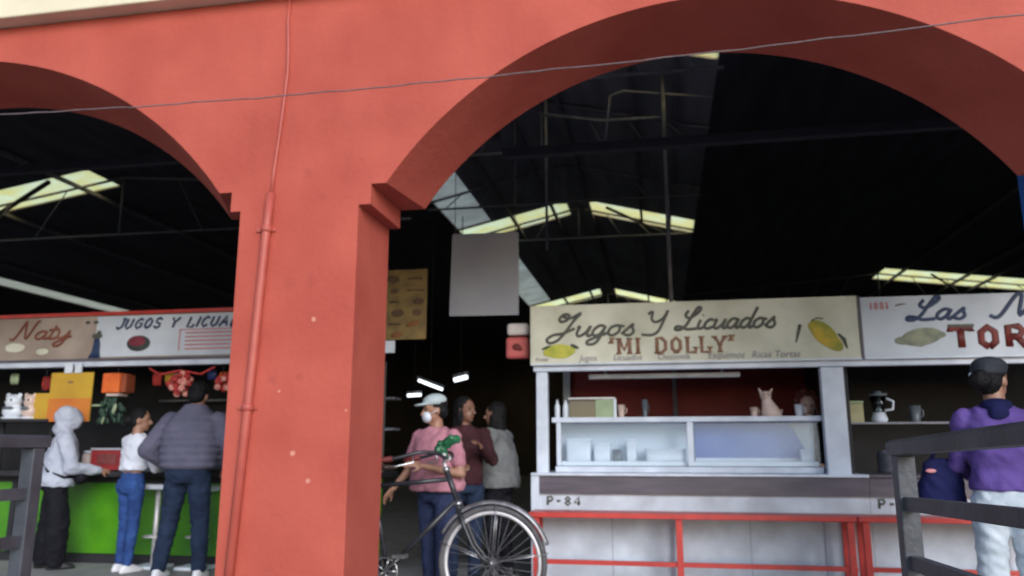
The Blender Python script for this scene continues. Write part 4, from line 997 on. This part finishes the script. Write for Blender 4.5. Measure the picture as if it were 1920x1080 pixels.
# --- white hooded person at the left
H = 1.545
p = person((-5.90, 7.08, 0), R(-48), H, "person in a white hooded fleece and wide black trousers seen from behind at the left", {'l': ((-.24, .12, .93), (-.10, .34, .92)), 'r': ((.25, .10, .96), (.14, .36, .93))},
           std_legs(H, .10, (-.04, .06)), 'whitefleece', 'blackcloth', shoe='darkshoe', build=1.10, top_z=.505, top_kind='loose', wide_legs=1.75, lean=.08)
t, k, hp = p['t'], p['k'], p['hp']
mb = MB().ell(hp(0, -.025, .03), (.112*k, .135*k, .122*k)).ell(hp(0, .02, -.005), (.098*k, .105*k, .105*k)).ell(hp(0, -.06, -.09), (.115*k, .10*k, .10*k)).capsule(hp(-.09, -.02, -.15), hp(.09, -.02, -.15), .055*k, .055*k)
blob("hood", mb, 'whitefleece', t, .011, 4, wr=.016, wf=(8, 8, 10))
mb = MB(); st = [(-.155, .04, 1.24), (-.08, -.10, 1.16), (.06, -.145, 1.04), (.17, -.10, .93), (.205, .03, .87), (.14, .17, .88)]
mb.tube([V(x*1.06, y*1.10 + .02, z) for x, y, z in st], .014, n=8); mb.build("bag_strap", 'blackcloth', t, True)
blob("belt_bag", MB().ell((.15, .20, .86), (.11, .06, .065)), 'blackcloth', t, .01, 3)

# --- woman in white top and jeans
H = 1.53
p = person((-5.02, 7.02, 0), R(-18), H, "woman in a white top and tight blue jeans standing beside the white bar stool", {'l': ((-.21, .06, .96), (-.13, .28, .95)), 'r': ((.21, .08, .96), (.12, .29, .96))},
           std_legs(H, .075, (.0, -.03)), 'whitetop', 'jeans', build=.92, top_z=.615, head_turn=R(-50), hairstyle='bun', lean=.03, pockets=False)
# --- man in the puffer jacket
H = 1.76
p = person((-4.28, 6.78, 0), R(8), H, "man in a slate grey puffer jacket and navy trousers with his back turned", {'l': ((-.40, -.02, 1.13), (-.27, .20, .98)), 'r': ((.40, -.02, 1.13), (.27, .20, .98))},
           {'l': ((-.15, .02, .49), (-.20, -.02, .09)), 'r': ((.13, .02, .49), (.17, -.02, .09))}, 'puffer', 'darkjeans', female=False, build=1.12, top_z=.545, top_kind='puffer', hairstyle='short', wide_legs=1.1, lean=.10, head_tilt=R(-25), pockets=False)

# --- person in pink holding the bicycle
H = 1.56
p = person((-1.71, 6.08, 0), R(152), H, "person in a dusty pink T-shirt, white cap and white face mask standing behind the bicycle", {'l': ((-.27, .03, .96), (-.13, .30, 1.02)), 'r': ((.30, .02, .98), (.33, .16, .84))},
           std_legs(H, .10, (.03, -.05)), 'pink', 'dimjeans', shoe='darkshoe', build=1.12, top_z=.53, top_kind='loose', sleeves='short', head_turn=R(-30), head_tilt=R(-8), lean=.06)
t, k, hp, HR = p['t'], p['k'], p['hp'], p['HR']
mb = MB().ell(hp(0, -.01, .072), (.090*k, .102*k, .062*k), HR).ell(hp(0, .10, .055), (.068*k, .075*k, .012*k), HR)
blob("cap", mb, 'whitecap', t, .009, 3)
blob("face_mask", MB().ell(hp(0, .072, -.05), (.062*k, .042*k, .05*k), HR), 'tub', t, .008, 3)
MB().tube([hp(-.06, .06, -.03), hp(-.082, .0, -.005)], .003, n=6).tube([hp(.06, .06, -.03), hp(.082, .0, -.005)], .003, n=6).build("mask_loop", 'tub', t, True)

# --- person in maroon behind
H = 1.60
p = person((-1.72, 6.95, 0), R(-150), H, "person in a maroon shirt with dark hair behind the one in pink", {'l': ((-.23, .10, 1.04), (-.06, .30, 1.16)), 'r': ((.24, .05, 1.0), (.15, .28, 1.0))},
           std_legs(H, .10), 'maroonshirt', 'darkjeans', skin='skindim', shoe='darkshoe', build=1.1, top_z=.52, head_turn=R(35), hairstyle='long')
# --- person in grey knit, facing left
H = 1.58
p = person((-1.50, 7.45, 0), R(80), H, "person in a grey knitted jumper facing left in the aisle with one forearm out", {'l': ((-.20, .08, .98), (-.12, .34, 1.0)), 'r': ((.20, .10, .98), (.10, .34, 1.02))},
           std_legs(H, .10, (.04, -.04)), 'greyknit', 'blackcloth', shoe='darkshoe', build=1.15, top_z=.50, top_kind='loose', hairstyle='long', lean=.05)
# --- woman in the stall
H = 1.66
p = person((1.385, 7.99, 0), R(165), H, "woman with curly reddish hair looking out over the display case", {'l': ((-.2, .10, 1.0), (-.12, .30, .99)), 'r': ((.2, .10, 1.0), (.12, .30, .99))},
           std_legs(H, .10), 'blackcloth', 'blackcloth', skin='skinpale', hair='hairred', shoe='darkshoe', build=.95, top_z=.5, hairstyle='curly', head_turn=R(15))
# --- woman in purple, nearest
H = 1.655
p = person((1.875, 4.96, 0), R(-12), H, "woman in a purple jumper, dark cap and pale bleached jeans behind the right railing", {'l': ((-.215, .10, 1.05), (-.12, .33, .99)), 'r': ((.215, .12, 1.05), (.14, .34, 1.02))},
           {'l': ((-.10, .0, .47), (-.105, -.06, .09)), 'r': ((.10, .04, .47), (.10, .05, .09))}, 'purple', 'whitedenim', build=1.02, top_z=.555, head_turn=R(-35), hairstyle='bun', wide_legs=1.2, pockets=False)
t, k, hp, HR = p['t'], p['k'], p['hp'], p['HR']
mb = MB().ell(hp(0, -.012, .075), (.094*k, .108*k, .062*k), HR).ell(hp(0, -.03, .045), (.096*k, .10*k, .035*k), HR)
blob("cap", mb, 'greycap', t, .009, 3)
MB().ell(hp(-.05, -.115, .03), (.014*k, .008*k, .012*k), HR, u=10, v=8).build("cap_badge", 'tub', t, True)
blob("scarf", MB().ell((0, -.035, p['zS'] + .035), (.085, .078, .045)).ell((0, -.095, p['zS'] - .01), (.055, .03, .05)), 'navybag', t, .009, 3)
bg_ = thing("shoulder_bag", (1.62, 5.13, .78), "navy shoulder bag at the left hip of the woman in purple", "bag")
mb = MB().loft([(.80, 1.60, 5.13, .09, .065), (.83, 1.60, 5.13, .125, .08), (.95, 1.60, 5.13, .12, .075), (1.06, 1.61, 5.13, .095, .055), (1.09, 1.615, 5.13, .065, .035)], sq=3.2)
blob("bag_body", mb, 'navybag', bg_, .010, 4, local=False, wr=.012, wf=(9, 9, 9))
MB().tube([(1.55, 5.12, 1.07), (1.585, 5.10, 1.15), (1.66, 5.09, 1.19), (1.70, 5.10, 1.15), (1.69, 5.12, 1.06)], .011, n=8).build("strap", 'navybag', bg_)
MB().ell((1.53, 5.055, 1.02), (.03, .008, .012), u=10, v=8).build("badge", 'inkpink', bg_)

# ================================================================== BICYCLE
bk = thing("bicycle", (-1.8, 5.5, 0), "old black bicycle with grey mudguards parked behind the red pillar, front wheel showing", "bicycle")
BY = 5.5; HUBF, HUBR, RW = (-1.156, .388), (-2.34, .388), .376
def circ(cx, cz, r, n=64, a0=0, a1=2*PI, y=BY, full=True):
    m_ = n if full else n+1
    return [(cx + r*math.cos(a0 + (a1-a0)*i/n), y, cz + r*math.sin(a0 + (a1-a0)*i/n)) for i in range(m_)]
def wheel(hub):
    wt = MB().tube(circ(*hub, RW - .019), .0205, n=12, closed=True).build("wheel", 'tyre', bk)
    rim = MB()
    prof = []
    n = 64
    rs = []
    for i in range(n):
        a = 2*PI*i/n; ring = []
        for (dr, dy) in ((-.038, -.013), (-.058, -.011), (-.064, 0), (-.058, .011), (-.038, .013)):
            r_ = RW + dr; ring.append(V(hub[0] + r_*math.cos(a), BY + dy, hub[1] + r_*math.sin(a)))
        rs.append(ring)
    rim.rings(rs, closed=True); rim.build("rim", 'alu', wt)
    sp = MB()
    for i in range(32):
        a = 2*PI*i/32; off = (1 if i % 4 < 2 else -1)*1.2; sd_ = .028 if i % 2 else -.028
        sp.tube([(hub[0] + .024*math.cos(a + off), BY + sd_, hub[1] + .024*math.sin(a + off)), (hub[0] + (RW-.06)*math.cos(a), BY, hub[1] + (RW-.06)*math.sin(a))], .0015, n=5)
    sp.build("spokes", 'spoke', wt)
    hb_ = MB().tube([(hub[0], BY - .055, hub[1]), (hub[0], BY - .035, hub[1]), (hub[0], BY - .03, hub[1]), (hub[0], BY + .03, hub[1]), (hub[0], BY + .035, hub[1]), (hub[0], BY + .055, hub[1])], [.012, .012, .027, .027, .012, .012], n=12)
    hb_.build("hub", 'chrome', wt)
def fender(hub, a0, a1):
    rs = []; n = 36
    for i in range(n+1):
        a = R(a0 + (a1-a0)*i/n); ring = []
        for (dr, dy) in ((.006, -.032), (.022, -.024), (.030, 0), (.022, .024), (.006, .032), (.004, .030), (.019, .022), (.027, 0), (.019, -.022), (.004, -.030)):
            r_ = RW + .006 + dr; ring.append(V(hub[0] + r_*math.cos(a), BY + dy, hub[1] + r_*math.sin(a)))
        rs.append(ring)
    f = MB().rings(rs).build("mudguard", 'fender', bk)
    st = MB()
    for sy in (-.038, .038):
        a = R(a1 if abs(a1) < 90 or a1 < 0 else a0)
        for aa in (a0 + 8, a0 + (a1-a0)*.5, a1 - 8):
            q = R(aa); st.tube([(hub[0], BY + sy, hub[1]), (hub[0] + (RW + .015)*math.cos(q), BY + sy*.85, hub[1] + (RW + .015)*math.sin(q))], .003, n=5)
    st.build("stay", 'chrome', f)
wheel(HUBF); wheel(HUBR)
fender(HUBF, 152, 18); fender(HUBR, 175, 20)
HT, HB = V(-1.488, BY, 1.0), V(-1.40, BY, .775)
BB = V(-1.90, BY, .32); STT = V(-2.02, BY, .88); RH = V(HUBR[0], BY, HUBR[1])
fm = MB().tube([HT, HB], .021, n=12).tube([HT.lerp(HB, .28), V(-2.0, BY, .885)], .0165, n=12).tube([HB.lerp(HT, .1), BB], .019, n=12).tube([STT, BB], .0165, n=12)
for sy in (-.055, .055):
    fm.tube([V(BB.x - .02, BY + sy*.5, BB.z), V(RH.x, BY + sy, RH.z)], .010, n=8).tube([V(-2.0, BY + sy*.3, .86), V(RH.x, BY + sy, RH.z)], .009, n=8)
fm.tube([V(BB.x, BY - .04, BB.z), V(BB.x, BY + .04, BB.z)], .024, n=12)
fm.build("frame", 'bikepaint', bk)
MB().tube([HT + V(.004, 0, -.012), HT + V(-.006, 0, .016)], .028, n=12).tube([HB + V(-.005, 0, .01), HB + V(.006, 0, -.016)], .028, n=12).build("headset", 'chrome', bk)
fk = MB()
for sy in (-.05, .05):
    fk.tube([HB + V(.012, sy*.9, -.03), V(-1.345, BY + sy, .63), V(-1.285, BY + sy, .50), V(-1.215, BY + sy, .42), V(HUBF[0], BY + sy*1.05, HUBF[1])], [.0155, .015, .0125, .010, .009], n=10)
fk.tube([HB + V(.012, -.05, -.028), HB + V(.012, .05, -.028)], .02, n=10)
fk.build("fork", 'bikepaint', bk)
MB().tube([HT, HT + V(-.022, 0, .06)], .013, n=10).tube([HT + V(-.022, 0, .06), HT + V(.03, 0, .085)], .016, n=10).build("stem", 'alu', bk)
SC = HT + V(.012, 0, .085)
hb2 = MB()
for s_ in (-1, 1):
    pts = crom([(0, 0), (1, 0)], 2)
    P_ = [SC, SC + V(.0, s_*.10, .0), SC + V(-.03, s_*.19, .03), SC + V(-.13, s_*.27, .035), SC + V(-.27, s_*.315, .0), SC + V(-.40, s_*.33, -.02)]
    Q = []
    for i in range(len(P_)-1):
        for j in range(4):
            p0, p1, p2, p3 = P_[max(i-1, 0)], P_[i], P_[i+1], P_[min(i+2, len(P_)-1)]; u = j/4
            Q.append(.5*((2*p1) + (p2-p0)*u + (2*p0-5*p1+4*p2-p3)*u*u + (3*p1-p0-3*p2+p3)*u**3))
    Q.append(P_[-1]); hb2.tube(Q, .0125, n=10)
hbo = hb2.build("handlebar", 'bikepaint', bk)
for s_ in (-1, 1):
    MB().tube([SC + V(-.30, s_*.32, -.005), SC + V(-.43, s_*.335, -.024)], .019, n=12).build("grip", 'grip', hbo)
    MB().tube([SC + V(-.17, s_*.285, .02), SC + V(-.16, s_*.30, -.03), SC + V(-.27, s_*.335, -.055), SC + V(-.34, s_*.35, -.06)], .006, n=8).build("brake_lever", 'chrome', hbo)
MB().lathe([(.022, 0), (.021, .008), (.012, .018), (.002, .021)], tuple(SC + V(-.01, -.085, .012)), 14).build("bell", 'alu', hbo)
MB().tube([STT, STT + V(-.025, 0, .11)], .012, n=10).build("seat_post", 'chrome', bk)
mb = MB().ell(STT + V(-.06, 0, .13), (.12, .085, .03)).ell(STT + V(.07, 0, .135), (.11, .03, .022))
blob("saddle", mb, 'leather', bk, .009, 4, local=False)
cr = MB().tube(circ(BB.x, BB.z, .088, 40, y=BY - .05), .006, n=6, closed=True)
for kx in range(5):
    a = 2*PI*kx/5; cr.tube([(BB.x, BY - .05, BB.z), (BB.x + .088*math.cos(a), BY - .05, BB.z + .088*math.sin(a))], .006, n=6)
cr.build("chainring", 'chrome', bk)
for s_, a in ((-1, R(40)), (1, R(220))):
    e = BB + V(.17*math.cos(a), s_*.075, .17*math.sin(a))
    c_ = MB().tube([BB + V(0, s_*.07, 0), e], .009, n=8).build("crank", 'chrome', bk)
    MB().box(e.x - .045, e.x + .045, e.y + (s_*.09 if s_ < 0 else 0), e.y + (0 if s_ < 0 else .09), e.z - .012, e.z + .012, bev=.004).build("pedal", 'tyre', c_)
ch = MB()
for off in (.086, -.086): ch.tube([(BB.x, BY - .05, BB.z + off), (RH.x, BY - .05, RH.z + off*.42)], .005, n=6)
ch.build("chain", 'tyre', bk)
rk = MB()
for sy in (-.06, .0, .06): rk.tube([(-2.08, BY + sy, .80), (-2.52, BY + sy, .80)], .006, n=6)
for sy in (-.06, .06): rk.tube([(-2.46, BY + sy, .80), (RH.x, BY + sy, RH.z + .01)], .006, n=6)
rk.tube([(-2.52, BY - .06, .80), (-2.52, BY + .06, .80)], .006, n=6)
rk.build("rear_rack", 'bikepaint', bk)
MB().tube([(BB.x - .03, BY + .05, BB.z - .02), (BB.x + .10, BY + .20, .003)], .008, n=8).build("kickstand", 'chrome', bk)
# dark red cloth draped over the back of the bicycle
cl = MB()
for i, (x, dz) in enumerate([(-1.88, 0)]): pass
cb = tag(blob("cloth_bundle", MB().ell((-2.03, 5.33, .56), (.055, .05, .17)).ell((-2.04, 5.33, .40), (.075, .055, .12)).ell((-2.02, 5.38, .74), (.05, .06, .07)).capsule((-2.02, 5.40, .77), (-2.02, 5.5, .86), .02, .02), 'redcloth', None, .01, 3), "dark red cloth bundle hanging from the bicycle frame by the red pillar", "cloth")
mb = MB(); rb_ = random.Random(8)
for k_ in range(16):
    f = k_/15; mb.ell((-1.535 + .13*f + rb_.uniform(-.012, .012), 5.43 + rb_.uniform(-.03, .03), 1.145 + .085*f + rb_.uniform(-.02, .02)), (rb_.uniform(.02, .038), rb_.uniform(.02, .035), rb_.uniform(.02, .036)), Matrix.Rotation(rb_.uniform(-1, 1), 3, 'Y'), u=8, v=6)
mb.capsule((-1.49, 5.42, 1.14), (-1.478, 5.46, 1.09), .022, .018)
gbg = tag(blob("plastic_bag", mb, 'greenbag', None, .009, 1, wr=.006, wf=(18, 18, 18)), "crumpled green plastic bag tied on top of the bicycle handlebar", "bag")

# ================================================================== RAILINGS
def railing(name_x, y0, y1, label, zt, dz=.0):
    t = thing("railing", (name_x, y1, 0), label, "railing", "slate painted railings of the entrance walkway")
    x = name_x
    def sl(y): return dz*(y1 - y)
    MB().rings([[V(x + a, y, b + sl(y)) for a, b in ((-.042, zt-.055), (.042, zt-.055), (.046, zt-.01), (.03, zt+.004), (-.03, zt+.004), (-.046, zt-.01))] for y in (y1 + .06, y1 - .5, y0)], smooth=False).build("handrail", 'rail', t)
    for z in (.935, .715):
        MB().rings([[V(x + a, y, z + b + sl(y)) for a, b in ((-.02, -.026), (.02, -.026), (.02, .026), (-.02, .026))] for y in (y1, y0)], smooth=False).build("rail_bar", 'rail', t)
    n = 2
    for k in range(n):
        yy = y1 - k*(y1 - y0 - .06)
        MB().box(x-.036, x+.036, yy-.036, yy+.036, .001, zt-.057 + sl(yy), bev=.006).build("post", 'rail', t)
        MB().box(x-.075, x+.075, yy-.075, yy+.075, .0005, .012).build("base_plate", 'rail', t)
    return t
railing(.945, 1.45, 3.45, "dark slate railing running towards the viewer at the right", 1.178, .03)
railing(-3.02, 1.45, 3.45, "dark slate railing cut by the left edge of the photo", 1.208, .0)
